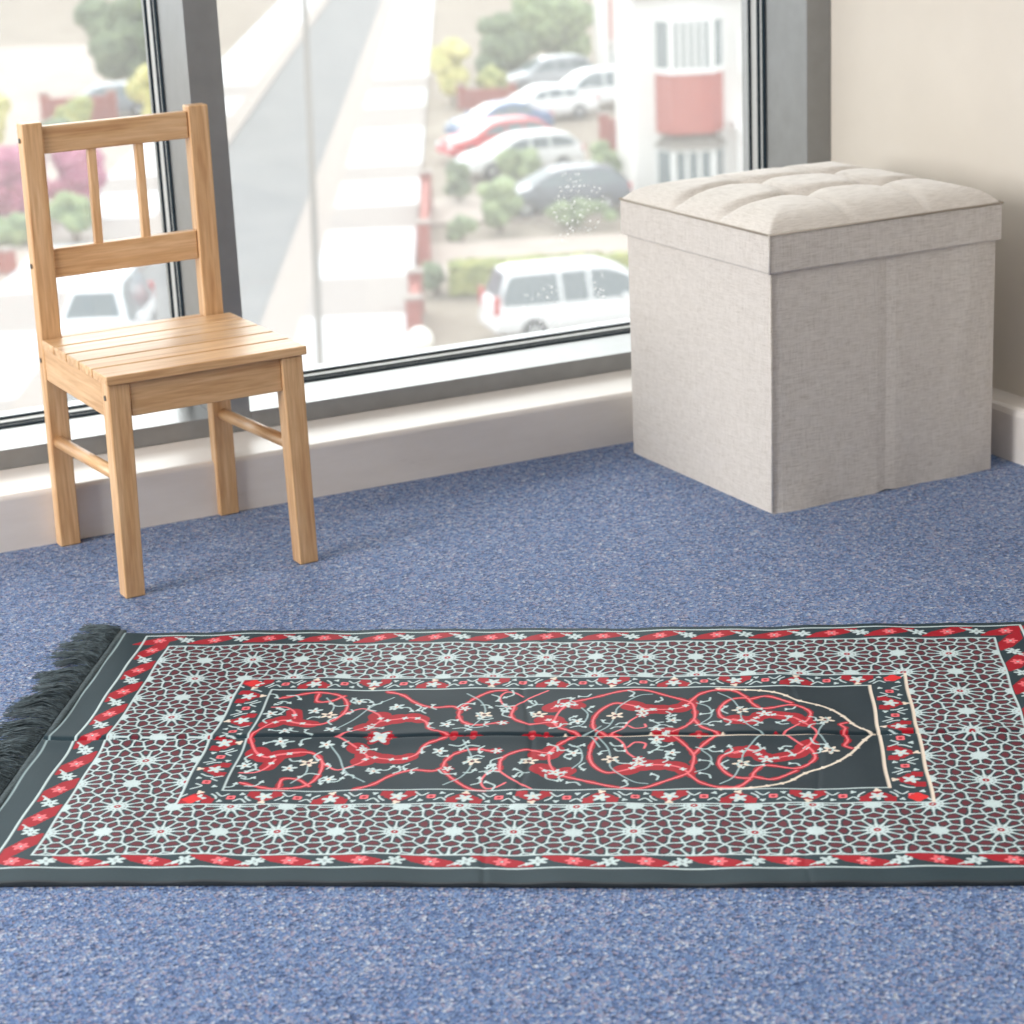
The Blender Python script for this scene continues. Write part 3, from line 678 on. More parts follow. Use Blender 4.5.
def rug():
    A = rug_colors(); nv, nu, _ = A.shape
    bu, bv = 2, 2                                         # one vertex per knot
    nu2, nv2 = nu // bu, nv // bv
    Cc = A[:nv2 * bv, :nu2 * bu].reshape(nv2, bv, nu2, bu, 3).mean((1, 3))
    u = U0 + (np.arange(nu2) + 0.5) * (U1 - U0) / nu2; v = V0 + (np.arange(nv2) + 0.5) * (V1 - V0) / nv2
    u[0], u[-1] = U0, U1; v[0], v[-1] = V0, V1
    gu, gv = np.meshgrid(u, v)
    fold = np.exp(-((gv - 0.1655 - 0.0015 * np.sin(gu * 9)) / 0.0035) ** 2); ridge = np.exp(-((gv - 0.1655) / 0.022) ** 2)
    z = 0.0042 + 0.0032 * ridge - 0.0036 * fold
    for c, hgt in ((0.335, 0.0008), (0.63, 0.0004), (0.06, 0.0003)):
        cc = c + 0.012 * np.sin(gv * 14)
        z += hgt * np.exp(-((gu - cc) / 0.020) ** 2) - hgt * 0.9 * np.exp(-((gu - cc) / 0.0035) ** 2)
    z += 0.0009 * np.sin(gu * 31 + 2 * np.sin(gv * 11)) * np.sin(gv * 23 + gu * 5) + 0.0005 * np.sin(gu * 75 + gv * 20)
    z = np.maximum(z, 0.0028)
    wu = gu + 0.0006 * np.sin(gv * 60); wv = gv + 0.0022 * np.sin(gu * 8 + 1) * (np.abs(gv - 0.162) / 0.33)
    root = empty('prayer_rug', (RUG[0], RUG[1], 0), RTH)
    tag(root, 'patterned grey, white and red prayer rug with dark fringe lying on the blue carpet', 'rug')
    V = np.stack([wu, wv, z], -1).reshape(-1, 3)
    nvv = len(V)
    # rim
    edge = np.concatenate([np.arange(nu2), np.arange(1, nv2) * nu2 + nu2 - 1, ((nv2 - 1) * nu2 + np.arange(nu2 - 2, -1, -1)), np.arange(nv2 - 2, 0, -1) * nu2])
    Ev = V[edge].copy(); Ev[:, 2] = 0.0006
    V = np.concatenate([V, Ev])
    i = np.arange(nv2 - 1)[:, None] * nu2 + np.arange(nu2 - 1)[None]
    Q = np.stack([i, i + 1, i + nu2 + 1, i + nu2], -1).reshape(-1, 4)
    ne = len(edge); k = np.arange(ne); k2 = (k + 1) % ne
    Q2 = np.stack([edge[k2], edge[k], nvv + k, nvv + k2], -1)
    Q = np.concatenate([Q, Q2])
    me = bpy.data.meshes.new('woven_field')
    me.vertices.add(len(V)); me.vertices.foreach_set('co', V.astype(np.float32).ravel())
    me.loops.add(Q.size); me.loops.foreach_set('vertex_index', Q.ravel().astype(np.int32))
    me.polygons.add(len(Q)); me.polygons.foreach_set('loop_start', (np.arange(len(Q)) * 4).astype(np.int32))
    me.update(calc_edges=True)
    me.polygons.foreach_set('use_smooth', np.ones(len(Q), bool))
    at = me.color_attributes.new('yarn', 'FLOAT_COLOR', 'POINT')
    col = np.ones((len(V), 4), np.float32); col[:nvv, :3] = Cc.reshape(-1, 3); col[nvv:, :3] = s2l((34, 40, 46))
    at.data.foreach_set('color', col.ravel())
    m = mat('woven_yarn', (100, 100, 100), 0.6, 0, 0.14); b = m.node_tree.nodes['Principled BSDF']
    an = N(m, 'ShaderNodeAttribute'); an.attribute_name = 'yarn'
    L(m, an.outputs['Color'], b.inputs['Base Color'])
    vc = coords(m, (1, 1, 1)); wv_ = N(m, 'ShaderNodeTexNoise'); wv_.inputs['Scale'].default_value = 500; L(m, vc, wv_.inputs['Vector'])
    bp = N(m, 'ShaderNodeBump'); bp.inputs['Strength'].default_value = 0.25; bp.inputs['Distance'].default_value = 0.0006
    L(m, wv_.outputs['Fac'], bp.inputs['Height']); L(m, bp.outputs['Normal'], b.inputs['Normal'])
    me.materials.append(m)
    o = bpy.data.objects.new('woven_field', me); COL.objects.link(o); o.parent = root
    # hems along the short ends
    hemm = noisy('hem_cloth', [(0.35, (44, 60, 66)), (0.65, (62, 78, 84))], 260, 0.7, 0.3)
    for x0, x1 in ((-0.188, -0.1775), (0.9195, 0.93)):
        mb = MB(); pts = [((x0 + x1) / 2, V0 + (V1 + 0.008 - V0) * t / 20, 0.0046 + 0.0006 * math.sin(t * 1.7)) for t in range(21)]
        mb.tube(pts, 0.0050, 10); mb.V = [(a, b, 0.0006 + max(0, c_) * 0.52) for a, b, c_ in mb.V]; mb.build('hem', hemm, root, smooth=True)
    # knotted fringe, thousands of threads
    fm = noisy('fringe_yarn', [(0.3, (28, 40, 46)), (0.7, (78, 92, 98))], 140, 0.6)
    for side, ux in ((-1, -0.186), (1, 0.928)):
        V = []; Fc = []
        nc = 26
        for c in range(nc):
            vc0 = V0 + (V1 + 0.014 - V0) * (c + 0.5) / nc
            drift = random.uniform(-0.008, 0.012) + (0.018 if c > nc - 3 else 0); ln = random.uniform(0.052, 0.066); cl = random.uniform(0.7, 1.25)
            hh = random.uniform(0.008, 0.018)
            for s_ in range(60):
                o_ = random.gauss(0, 0.0078); lay = random.random()
                l = ln * random.uniform(0.8, 1.08); bend = random.gauss(0, 0.006)
                if random.random() < 0.03: l *= 1.15; bend *= 3
                pts = []
                for k in range(6):
                    t = k / 5
                    x = ux + side * l * t * (1 - 0.06 * t)
                    y = vc0 + o_ * (1 - (1 - cl) * 0 - cl * math.sin(t * 2.4) * 0.6) + drift * t ** 1.5 + bend * t * t + 0.0012 * math.sin(t * 9 + s_)
                    zz = 0.0035 + (hh * math.sin(math.pi * min(1, t * 1.1)) * 0.8 + 0.002) * lay * (1 - 0.75 * t) + 0.0005
                    pts.append(Vector((x, y, max(zz, 0.0012))))
                rw = 0.00055
                k0 = len(V)
                for k, p in enumerate(pts):
                    w_ = rw * (1 - 0.3 * k / 5)
                    V += [(p.x, p.y - w_, p.z - w_ * .5), (p.x, p.y + w_, p.z - w_ * .5), (p.x, p.y, p.z + w_)]
                for k in range(5):
                    for j in range(3): Fc.append((k0 + k * 3 + j, k0 + k * 3 + (j + 1) % 3, k0 + k * 3 + 3 + (j + 1) % 3, k0 + k * 3 + 3 + j))
        f = mesh('fringe', V, Fc, fm, root, smooth=True); f['kind'] = 'stuff'

rug()

# ------------------------------------------------------------------ the street outside, seen from an upper floor
GL = -11.0
EX, DX = Vector((0.912, -0.41, 0)), Vector((0.41, 0.912, 0))     # across the street, along the street
YAW = math.atan2(EX.y, EX.x)
def W(e, t, z=0.0): return EX * e + DX * t + Vector((0, 0, GL + z))
def strip(name, e0, e1, t0, t1, z0, z1, m, kind='structure'):
    o = MB().box(e0, e1, t0, t1, z0, z1).build(name, m); o.location = (0, 0, GL); o.rotation_euler = (0, 0, YAW)
    if kind: o['kind'] = kind
    return o
M['asphalt'] = noisy('asphalt', [(0.3, (126, 126, 127)), (0.7, (137, 136, 136))], 0.5, 0.95, spec=0.0)
M['yard'] = noisy('parking_tarmac', [(0.3, (134, 123, 112)), (0.7, (152, 141, 129))], 0.35, 0.95, spec=0.05)
M['kerb'] = mat('kerb_stone', (163, 153, 147), 0.95, 0, 0.05)
M['white_line'] = mat('road_paint', (230, 230, 228), 0.6)
M['brick'] = noisy('red_brick', [(0.3, (140, 70, 64)), (0.7, (166, 92, 82))], 6, 0.9)
M['drive'] = noisy('pale_paving', [(0.3, (164, 150, 142)), (0.7, (182, 170, 162))], 0.6, 0.95, spec=0.05)
M['render_white'] = mat('white_render', (226, 224, 222), 0.8)
M['pane_dark'] = mat('house_glass', (120, 132, 136), 0.15, 0, 0.6)
M['roof'] = noisy('grey_roof', [(0.3, (120, 114, 108)), (0.7, (142, 136, 128))], 3, 0.9)
M['bark'] = mat('bark', (110, 92, 76), 0.9)
def slabs():
    m = mat('pavement', (220, 218, 214), 0.95, 0, 0.05); b = m.node_tree.nodes['Principled BSDF']
    tc = N(m, 'ShaderNodeTexCoord'); s = N(m, 'ShaderNodeSeparateXYZ'); L(m, tc.outputs['Object'], s.inputs[0])
    # buff bands across the pavement between paler stretches
    pr = None; cuts = [(89.6, 97.3), (75.1, 79.1), (65.1, 69.7), (52.2, 57.4), (40, 45), (104, 110)]
    for lo, hi in cuts:
        g = N(m, 'ShaderNodeMath', operation='COMPARE'); L(m, s.outputs['Y'], g.inputs[0]); g.inputs[1].default_value = (lo + hi) / 2; g.inputs[2].default_value = (hi - lo) / 2
        if pr is None: pr = g.outputs[0]
        else:
            ad = N(m, 'ShaderNodeMath', operation='MAXIMUM'); L(m, pr, ad.inputs[0]); L(m, g.outputs[0], ad.inputs[1]); pr = ad.outputs[0]
    mx = N(m, 'ShaderNodeMix', data_type='RGBA'); L(m, pr, mx.inputs['Factor'])
    mx.inputs['A'].default_value = (*s2l((206, 206, 209)), 1); mx.inputs['B'].default_value = (*s2l((158, 150, 146)), 1)
    L(m, mx.outputs['Result'], b.inputs['Base Color']); return m
M['slabs'] = slabs()
strip('ground', -90, 90, -5, 330, -0.5, -0.06, M['yard'])
strip('road', -10.2, -6.0, 0, 320, -0.06, 0.0, M['asphalt'])
strip('kerb', -6.0, -4.95, 0, 320, -0.06, 0.10, M['kerb'])
strip('sidewalk', -4.95, -2.15, 0, 320, -0.06, 0.11, M['slabs'])
strip('kerb', -11.0, -10.2, 0, 320, -0.06, 0.10, M['kerb'])
strip('sidewalk', -14.0, -11.0, 0, 320, -0.06, 0.11, M['slabs'])
strip('driveway', -24.0, -14.0, 40, 66, -0.06, 0.05, M['drive'])
strip('driveway', -1.9, 13, 57, 62.5, -0.06, 0.04, M['drive'])
strip('road_marking', -9.0, -8.85, 60, 63, 0.0, 0.01, M['white_line'])
strip('driveway', -2.1, 4.0, 66, 71.0, -0.06, 0.05, M['drive'])

strip('driveway', -60.0, -14.0, 76, 92, -0.06, 0.05, M['drive'])
strip('driveway', -60.0, -19.0, 92, 140, -0.06, 0.05, M['drive'])
# cars
def carpaint(name, c): return mat(name, c, 0.25, 0.0, 0.6)
M['tyre'] = mat('tyre_rubber', (40, 40, 42), 0.8); M['hub'] = mat('wheel_alloy', (170, 172, 176), 0.35, 0.6)
M['cglass'] = mat('tinted_car_glass', (92, 104, 110), 0.1, 0, 0.7); M['tail'] = mat('tail_lamp_red', (190, 40, 44), 0.3); M['headl'] = mat('head_lamp', (225, 228, 230), 0.2)
def car(name, label, cat, paint, e, t, head, Lc=4.3, Wc=1.78, Hc=1.48, style='hatch', plate=True):
    """head: heading in degrees, 0 = across the street to the right, 90 = away along the street"""
    r = empty(name, W(e, t, 0.0), YAW + math.radians(head)); tag(r, label, cat)
    hl, hw = Lc / 2, Wc / 2
    if style == 'van':  prof = [(-hl, .55), (-hl + .02, 1.0), (-hl + .12, 1.08), (-hl + .35, Hc - .06), (-hl + .7, Hc), (0.55, Hc - .02), (1.05, Hc - .2), (1.62, 1.08), (hl - .15, .88), (hl, .62)]
    elif style == 'saloon': prof = [(-hl, .55), (-hl + .02, .86), (-hl + .15, .92), (-hl + .62, .98), (-hl + 1.15, Hc - .07), (-.25, Hc), (.25, Hc - .05), (1.05, .98), (hl - .25, .80), (hl, .56)]
    else: prof = [(-hl, .55), (-hl + .02, .88), (-hl + .10, .98), (-hl + .55, Hc - .12), (-hl + 1.0, Hc - .01), (-.1, Hc), (.35, Hc - .08), (1.15, .99), (hl - .25, .82), (hl, .56)]
    belt = 0.94
    def top(x):
        for (a, za), (b, zb) in zip(prof[:-1], prof[1:]):
            if a <= x <= b: return za + (zb - za) * (x - a) / (b - a + 1e-9)
        return prof[-1][1]
    xs = np.concatenate([[-hl, -hl + .02, -hl + .06], np.linspace(-hl + .14, hl - .14, 40), [hl - .06, hl - .02, hl]])
    V = []; Fc = []; ring = []
    for x in xs:
        zt = top(x); u = abs(x) / hl; wl = hw * (1 - .10 * u ** 6 - 0.05 * u ** 2); zb_ = 0.22 + 0.10 * u ** 8
        zbl = min(belt, zt - 0.05); wt = wl - max(0, (zt - belt)) * 0.36 - 0.06
        pts = [(wl * .90, zb_), (wl, .38), (wl * 1.0, .62), (wl * .985, zbl), (wt + .02, zt - .07 if zt - .07 > zbl else zbl + .01), (wt - .08, zt - .005), (wt * .5, zt + .012)]
        pts = pts + [(-a, b) for a, b in pts[::-1]]
        ring.append(len(V)); V += [(x, a, b) for a, b in pts]
    n = 14
    for i in range(len(xs) - 1):
        for j in range(n): Fc.append((ring[i] + j, ring[i + 1] + j, ring[i + 1] + (j + 1) % n, ring[i] + (j + 1) % n))
    Fc.append(tuple(ring[0] + j for j in range(n))); Fc.append(tuple(ring[-1] + j for j in range(n))[::-1])
    b = mesh('car_body', V, Fc, paint, r, smooth=True)
    bm = bmesh.new(); bm.from_mesh(b.data); bmesh.ops.recalc_face_normals(bm, faces=bm.faces); bm.to_mesh(b.data); bm.free()
    def wtop(x, z): 
        u = abs(x) / hl; wl = hw * (1 - .10 * u ** 6 - 0.05 * u ** 2); return wl * .985 - max(0, z - belt) / max(.05, top(x) - .07 - belt) * (wl * .985 - (wl - max(0, top(x) - belt) * .36 - .04))
    # side windows follow the roof line
    xa = next(x for x in np.linspace(-hl, 0, 200) if top(x) > belt + .22); xb = next(x for x in np.linspace(hl, 0, 200) if top(x) > belt + .22)
    mid = (xa + xb) / 2
    for sgn in (1, -1):
        for (p, q) in ((xa + .05, mid - .38), (mid - .30, mid + .36), (mid + .44, xb - .03)):
            if q - p < .15: continue
            k = 7; X = np.linspace(p, q, k); VV = []; FF = []
            for x in X:
                zt = min(top(x) - .12, Hc - .14)
                for z, o_ in ((belt + .02, .012), (zt, .012), (zt, -.03), (belt + .02, -.03)): VV.append((x, sgn * (wtop(x, z) + o_), z))
            for i in range(k - 1):
                for j in range(4): FF.append((i * 4 + j, i * 4 + 4 + j, i * 4 + 4 + (j + 1) % 4, i * 4 + (j + 1) % 4))
            FF.append((0, 1, 2, 3)); FF.append(tuple(4 * (k - 1) + j for j in range(4)))
            mesh('side_window', VV, FF, M['cglass'], r)
    def screen(x0, x1, nm, off):
        VV = []
        for x, k_ in ((x0, .94), (x1, .90)):
            z = top(x); w_ = (hw * .93 - max(0, z - belt) * .36 - .10)
            dn = .02
            VV += [(x + off, w_ * k_ * 1.02, z + dn - .01), (x + off, -w_ * k_ * 1.02, z + dn - .01)]
            VV += [(x - off * 2, w_ * k_ * 1.02, z - .05), (x - off * 2, -w_ * k_ * 1.02, z - .05)]
        mesh(nm, VV, [(0, 1, 5, 4), (2, 3, 7, 6), (0, 2, 6, 4), (1, 3, 7, 5), (0, 1, 3, 2), (4, 5, 7, 6)], M['cglass'], r)
    pb = [p for p in prof if p[0] > 0 and p[1] > belt]
    fx0 = [p for p in prof if p[1] <= 1.09 and p[0] > 0][0][0]; fx1 = [p for p in prof if p[1] > 1.12 and p[0] > -.3][-1][0]
    screen(fx0 - .04, fx1 + .06, 'windscreen', .02)
    rx = {'van': (-hl + .135, -hl + .34), 'saloon': (-hl + .68, -hl + 1.1), 'hatch': (-hl + .12, -hl + .54)}[style]
    screen(rx[0], rx[1], 'rear_window', -.02)
    for x in (-hl * .60, hl * .62):
        for y in (-hw + .10, hw - .10):
            s_ = 1 if y > 0 else -1
            wh = MB().tube([(x, y - .10 * s_, .31), (x, y + .085 * s_, .31), (x, y + .105 * s_, .31)], [.315, .315, .27], 24).build('wheel', M['tyre'], r)
            MB().tube([(x, y + .10 * s_, .31), (x, y + .115 * s_, .31)], [.19, .15], 16).build('hubcap', M['hub'], wh)
    for y in (-1, 1):
        MB().box(-hl - .012, -hl + .10, min(y * (hw - .30), y * (hw - .12)), max(y * (hw - .30), y * (hw - .12)), .70 if style != 'van' else .75, .92 if style != 'van' else 1.2).build('tail_lamp', M['tail'], r, bevel=.01)
        MB().box(hl - .16, hl + .012, min(y * (hw - .45), y * (hw - .16)), max(y * (hw - .45), y * (hw - .16)), .56, .70).build('head_lamp', M['headl'], r, bevel=.01)
        MB().box(.85, 1.0, min(y * hw, y * (hw + .14)) , max(y * hw, y * (hw + .14)), .93, 1.06).build('door_mirror', paint, r, bevel=.02)
    MB().box(-hl - .03, -hl + .1, -hw * .86, hw * .86, .32, .50).build('bumper', paint, r, bevel=.03)
    MB().box(hl - .1, hl + .03, -hw * .84, hw * .84, .30, .48).build('bumper', paint, r, bevel=.03)
    return r
pw = carpaint('paint_white', (232, 233, 236)); ps = carpaint('paint_silver', (168, 172, 180)); pd = carpaint('paint_dark', (92, 97, 108)); pr_ = carpaint('paint_red', (196, 42, 54)); pblu = carpaint('paint_blue', (62, 92, 138)); pg = carpaint('paint_grey', (130, 138, 148))
car('minivan', 'white people carrier parked by the hedge, nearest vehicle on the right', 'car', pw, 2.05, 49.6, 14, 4.6, 1.85, 1.78, 'van')
car('hatchback_car', 'dark grey hatchback with silver roofline parked behind the round green shrubs', 'car', pd, 2.55, 67.3, 188, 4.3, 1.8, 1.5)
car('hatchback_car', 'small white hatchback parked between the red car and the dark grey one', 'car', pw, 1.45, 76.0, 200, 4.5, 1.75, 1.48)
car('hatchback_car', 'red hatchback parked nose out just behind the small white one', 'car', pr_, 0.7, 80.6, 202, 4.3, 1.75, 1.45)
car('saloon_car', 'blue saloon half hidden behind the red car near the pavement', 'car', pblu, 0.95, 86.2, 205, 4.2, 1.75, 1.42, 'saloon')
car('saloon_car', 'white saloon in the middle of the far parking row', 'car', pw, 2.9, 91.2, 200, 4.6, 1.8, 1.46, 'saloon')
car('minivan', 'white tall people carrier beside the white terraced house', 'car', pw, 5.6, 94.6, 200, 4.6, 1.85, 1.72, 'van')
car('hatchback_car', 'silver hatchback with dark windows at the very back of the parking row', 'car', ps, 3.6, 102.0, 196, 4.6, 1.8, 1.6)
car('minivan', 'white van with grey windscreen on the road seen under the chair back', 'van', pw, -9.65, 50.2, 268, 4.8, 1.9, 1.9, 'van')
car('hatchback_car', 'silver grey hatchback behind the yellow bushes across the road', 'car', pg, -17.0, 99.5, 196, 4.6, 1.8, 1.55)

# lamp post and globe lights
M['post'] = mat('lamp_post_grey', (138, 132, 126), 0.5, 0.3)
r = empty('street_lamp', W(-3.72, 39.5, 0.05)); r.rotation_euler = (0.0, math.radians(1.7), 0); tag(r, 'tall thin grey street lamp post at the edge of the road', 'street lamp')
MB().tube([(0, 0, 0), (0, 0, 1.2), (0, 0, 1.25), (0, 0, 9.6)], [.13, .13, .085, .06], 16).build('post', M['post'], r, smooth=True)
MB().tube([(0, 0, 9.55), (-.5, .2, 9.75), (-1.3, .55, 9.8)], .035, 10).build('arm', M['post'], r, smooth=True)
MB().box(-1.9, -1.25, .40, .62, 9.74, 9.86).build('lamp_head', M['post'], r, bevel=.03)
def sphere(name, c, rad, m, parent=None, sub=3, jit=0.0, sq=(1, 1, 1), seed=0):
    bm = bmesh.new(); bmesh.ops.create_icosphere(bm, subdivisions=sub, radius=rad)
    rg = random.Random(seed)
    for v in bm.verts:
        k = 1 + jit * (rg.random() - .5) * 2; v.co = Vector((v.co.x * sq[0] * k + c[0], v.co.y * sq[1] * k + c[1], v.co.z * sq[2] * k + c[2]))
    me = bpy.data.meshes.new(name); bm.to_mesh(me); bm.free(); me.materials.append(m)
    me.polygons.foreach_set('use_smooth', [jit == 0] * len(me.polygons))
    o = bpy.data.objects.new(name, me); COL.objects.link(o); o.parent = parent; return o
r = empty('garden_globe_lamp', W(-1.80, 45.9, 0.0)); tag(r, 'white round globe lamp on a short post by the red brick wall', 'lamp')
MB().tube([(0, 0, 0), (0, 0, .55)], .05, 12).build('post', M['post'], r)
sphere('globe', (0, 0, .80), .31, mat('opal_white', (240, 236, 228), .4), r)

# brick garden walls with piers
def brickwall(label, e0, t0, e1, t1, h=1.0, th=.24):
    d = Vector((e1 - e0, t1 - t0, 0)); ln = d.length; r = empty('garden_wall', W(e0, t0, 0), YAW + math.atan2(d.y, d.x)); tag(r, label, 'wall')
    MB().box(0.19, ln - 0.19, -th / 2, th / 2, -.06, h).build('brickwork', M['brick'], r)
    for x in (0, ln): 
        p = MB().box(x - .19, x + .19, -.19, .19, -.06, h + .22).build('pier', M['brick'], r)
        MB().box(x - .23, x + .23, -.23, .23, h + .22, h + .29).build('coping', M['kerb'], p)
brickwall('short red brick garden wall beside the white globe lamp', -2.0, 49.6, -2.0, 53.0, .8)
brickwall('long red brick garden wall along the pavement beyond the hedge', -1.85, 59.3, -1.85, 69.0, 1.0)
brickwall('low red brick wall beneath the far green bushes', -.5, 96.5, 1.8, 96.5, .8)

# bushes: clumps of leafy masses, each its own plant
def leafmat(name, a, b, c):
    return noisy(name, [(0.3, a), (0.5, b), (0.7, c)], 2.2, 0.8, 0.6, detail=5, bdist=.1)
LG = leafmat('leaf_green', (92, 106, 78), (130, 146, 106), (170, 184, 136)); LD = leafmat('leaf_dark', (80, 92, 70), (104, 118, 88), (138, 150, 112))
LY = leafmat('leaf_yellow', (150, 152, 90), (196, 188, 116), (222, 214, 150)); LM = leafmat('leaf_magenta', (140, 70, 98), (176, 100, 128), (196, 130, 150)); LH = leafmat('hedge_lime', (112, 122, 72), (152, 158, 92), (192, 188, 120))
def bush(name, label, cat, e, t, rx, ry, h, m, seed, group=None, stem=True, n=16):
    r = empty(name, W(e, t, 0.0), YAW); tag(r, label, cat, group); rg = random.Random(seed)
    bm = bmesh.new()
    for k in range(n):
        a = rg.random() * 6.283; q = math.sqrt(rg.random()) * .62; z = h * (.22 + .60 * rg.random()); f = math.sin(math.pi * min(1, max(.15, z / h))) ** .5
        c = Vector((math.cos(a) * q * rx * f, math.sin(a) * q * ry * f, z)); s = min(rx, ry, h) * (.34 + .22 * rg.random())
        g = bmesh.ops.create_icosphere(bm, subdivisions=3, radius=s)
        for v in g['verts']: v.co = v.co * (1 + .30 * (rg.random() - .5)); v.co.z *= .85; v.co += c; v.co.z = max(v.co.z, .02)
    me = bpy.data.meshes.new('foliage'); bm.to_mesh(me); bm.free(); me.materials.append(m)
    o = bpy.data.objects.new('foliage', me); COL.objects.link(o); o.parent = r
    if stem:
        mb = MB()
        for k in range(3): a = k * 2.1; mb.tube([(0.05 * math.cos(a), .05 * math.sin(a), -.05), (.3 * rx * math.cos(a), .3 * ry * math.sin(a), h * .5)], [.05, .02], 8)
        mb.build('stem', M['bark'], r)
    return r
def hedge(label, e0, e1, t, w_, h, m, seed):
    r = empty('hedge', W((e0 + e1) / 2, t, 0), YAW); tag(r, label, 'hedge'); rg = random.Random(seed); l = e1 - e0
    bm = bmesh.new(); bmesh.ops.create_cube(bm, size=1)
    bmesh.ops.scale(bm, vec=(l, w_, h), verts=bm.verts); bmesh.ops.translate(bm, vec=(0, 0, h / 2), verts=bm.verts)
    bmesh.ops.subdivide_edges(bm, edges=bm.edges, cuts=24, use_grid_fill=True)
    for v in bm.verts: v.co += Vector((rg.uniform(-.06, .06), rg.uniform(-.09, .09), rg.uniform(-.09, .09))); v.co.z = max(v.co.z, 0)
    me = bpy.data.meshes.new('foliage'); bm.to_mesh(me); bm.free(); me.materials.append(m); o = bpy.data.objects.new('foliage', me); COL.objects.link(o); o.parent = r
hedge('clipped yellow green hedge behind the white people carrier', -1.1, 5.2, 55.2, 1.1, .75, LH, 4)
bush('shrub', 'low dark green shrub between the two red brick walls', 'shrub', -1.5, 55.2, .45, .5, .9, LD, 11, n=9)
bush('shrub', 'wide low green shrub in front of the dark grey hatchback', 'shrub', 2.9, 64.4, 1.8, .5, .8, LG, 12, stem=False, n=22)
bush('shrub', 'round light green shrub left of the dark grey hatchback bonnet', 'shrub', .45, 64.4, .8, .8, 1.7, LG, 13)
bush('shrub', 'low green shrub at the corner of the long red brick wall', 'shrub', -.8, 62.9, .6, .5, .7, LG, 15, n=10)
bush('shrub', 'small dark green tree on a thin stem before the small white hatchback', 'shrub', -.8, 70.3, .5, .5, 1.5, LD, 14)
bush('shrub', 'bright green bush growing beside the small white hatchback', 'shrub', 1.3, 72.9, 1.1, .7, 1.4, LG, 16)
bush('shrub', 'green bush by the foot of the white terraced house', 'shrub', 4.35, 73.0, .7, .6, 1.5, LG, 17)
bush('tree', 'tall green tree beyond the cars near the pavement', 'tree', -.9, 98.5, 1.0, 1.2, 3.4, LY, 18)
bush('tree', 'broad dark green tree behind the far parking row', 'tree', 1.6, 105.5, 1.9, 1.5, 3.6, LD, 19)
bush('shrub', 'bright lime bush in front of the broad dark tree', 'shrub', .9, 98.6, .9, .7, 1.6, LH, 20)
bush('tree', 'round green tree farthest away beside the silver hatchback', 'tree', 4.2, 112.0, 3.2, 2.0, 4.2, LG, 21, n=24)
bush('tree', 'large dark green tree behind the silver grey hatchback across the road', 'tree', -17.2, 110.5, 3.6, 2.0, 5.4, LD, 22, n=26)
bush('shrub', 'yellow bush to the right of the silver grey hatchback', 'shrub', -13.4, 92.5, 1.6, 1.4, 3.4, LY, 23, n=22)
bush('shrub', 'small yellow green shrub in front of the silver grey hatchback', 'shrub', -17.6, 94.5, .9, .8, 1.6, LH, 24)
bush('shrub', 'tall yellow flowering shrub by the left edge of the window view', 'shrub', -20.6, 88.0, 2.0, 1.4, 2.8, LY, 25, n=22)
bush('shrub', 'olive green shrub next to the yellow flowering shrub', 'shrub', -16.9, 86.5, 1.3, 1.0, 1.6, LD, 28)
bush('shrub', 'magenta flowering bush seen left of the chair', 'shrub', -15.4, 69.0, 1.9, 1.2, 3.0, LM, 26, n=26)
bush('shrub', 'magenta flowering bush seen through the chair back', 'shrub', -13.7, 71.0, 1.3, 1.0, 2.7, LM, 27, n=20)
bush('shrub', 'light green shrub seen through the chair back', 'shrub', -12.9, 65.5, .8, .8, 2.0, LG, 29)
bush('shrub', 'light green shrub at the foot of the left magenta bush', 'shrub', -14.9, 66.0, 1.2, .7, 1.0, LG, 30)
brickwall('orange red brick wall across the road beyond the yellow shrubs', -19.2, 96.5, -16.2, 96.5, 1.3)
brickwall('low red brick wall in front of the magenta bushes', -17.0, 63.0, -14.2, 61.0, .5)

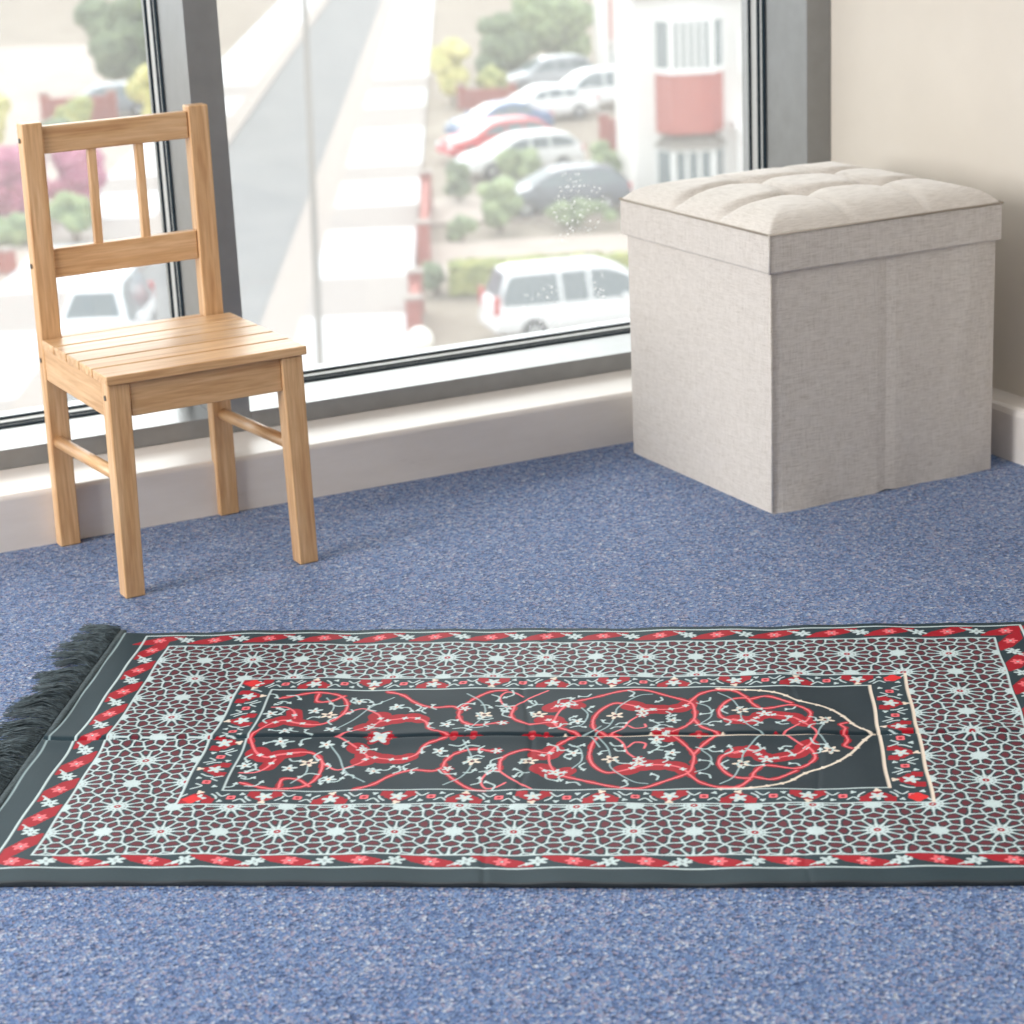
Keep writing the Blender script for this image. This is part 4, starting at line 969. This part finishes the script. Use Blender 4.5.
# terraced houses
M['clay'] = noisy('hung_clay_tiles', [(0.3, (168, 84, 76)), (0.7, (186, 104, 94))], 5, .9)
M['wframe'] = mat('white_window_frame', (240, 240, 240), .5)
def glazed(r, x0, x1, z0, z1, y, nx, name='window'):
    f = MB(); t = .07
    f.box(x0, x1, y - .06, y + .02, z0, z0 + t).box(x0, x1, y - .06, y + .02, z1 - t, z1)
    for i in range(nx + 1):
        x = x0 + (x1 - x0 - t) * i / nx; f.box(x, x + t, y - .06, y + .02, z0 + t, z1 - t)
    fr = f.build(name, M['wframe'], r)
    MB().box(x0 + t, x1 - t, y - .02, y, z0 + t, z1 - t).build('pane', M['pane_dark'], fr)
def house(label, e0, e1, t, depth=9.0, bay=(0.9, 3.1), hgt=6.6):
    w_ = e1 - e0; r = empty('terraced_house', W(e0, t, 0), YAW); tag(r, label, 'house')
    MB().box(0, w_, 0, depth, 0, hgt).build('wall', M['render_white'], r)
    V, Fc = prism_x([(-.35, hgt), (depth / 2, hgt + 3.0), (depth + .35, hgt)], -.1, w_ + .1); MB().add(V, Fc).build('roof', M['roof'], r)
    b0, b1 = bay; ins = .45; d = .85
    pb = [(b0, 0), (b0 + ins, -d), (b1 - ins, -d), (b1, 0)]
    MB().hexa(pb, 2.35, pb, 4.25).build('tile_hung_bay', M['clay'], r)
    MB().hexa([(b0 - .05, 0), (b0 + ins - .05, -d - .06), (b1 - ins + .05, -d - .06), (b1 + .05, 0)], 4.25, [(b0 - .05, 0), (b0 + ins - .05, -d - .06), (b1 - ins + .05, -d - .06), (b1 + .05, 0)], 4.42).build('bay_sill', M['wframe'], r)
    MB().hexa(pb, 4.42, pb, 5.9).build('bay_glazing', M['pane_dark'], r)
    fr = MB()
    for i in range(6):
        x = b0 + ins + (b1 - b0 - 2 * ins - .09) * i / 5; fr.box(x, x + .09, -d - .05, -d + .03, 4.42, 5.9)
    for q in (pb[0], pb[1], pb[2], pb[3]): fr.box(q[0] - .07, q[0] + .07, q[1] - .06, q[1] + .04, 4.42, 5.9)
    fr.hexa(pb, 5.9, pb, 6.05); fr.build('bay_frame', M['wframe'], r)
    MB().hexa(pb, 0, pb, .65).build('bay_base', M['render_white'], r)
    MB().hexa(pb, .65, pb, 1.78).build('bay_glazing', M['pane_dark'], r)
    fr = MB()
    for i in range(4):
        x = b0 + ins + (b1 - b0 - 2 * ins - .09) * i / 3; fr.box(x, x + .09, -d - .05, -d + .03, .65, 1.78)
    for q in pb: fr.box(q[0] - .07, q[0] + .07, q[1] - .06, q[1] + .04, .65, 1.78)
    fr.hexa(pb, 1.78, pb, 1.9); fr.build('bay_frame', M['wframe'], r)
    pt = [(b0 + .35, 0.01), (b0 + ins + .2, -d + .5), (b1 - ins - .2, -d + .5), (b1 - .35, 0.01)]
    MB().hexa([(b0 - .1, 0), (b0 + ins - .1, -d - .15), (b1 - ins + .1, -d - .15), (b1 + .1, 0)], 1.9, pt, 2.4).build('bay_roof', M['roof'], r)
    # porch with white posts and a door
    px0 = b1 + .35; px1 = min(w_ - .1, px0 + 1.25)
    MB().box(px0, px0 + .14, -.95, -.81, 0, 2.4).build('porch_post', M['wframe'], r); MB().box(px1 - .14, px1, -.95, -.81, 0, 2.4).build('porch_post', M['wframe'], r)
    MB().box(px0 - .1, px1 + .1, -1.05, 0, 2.4, 2.6).build('porch_roof', M['wframe'], r)
    MB().box(px0 + .2, px1 - .2, -.06, 0, 0, 2.1).build('door', M['brick'], r)
    MB().box(px0 + .1, px1 - .1, -.08, 0, 4.1, 5.4).build('window', M['wframe'], r)
    return r
house('white terraced house with red tile hung bay, nearest to the parked cars', 5.05, 11.2, 67.8, bay=(0.65, 2.85))
house('white terraced house with red bay, partly hidden behind the nearer one', 6.4, 12.4, 100.5, bay=(0.15, 2.0))
brickwall('low red brick front wall beside the second white house', 4.9, 81.5, 6.2, 81.5, 1.1)
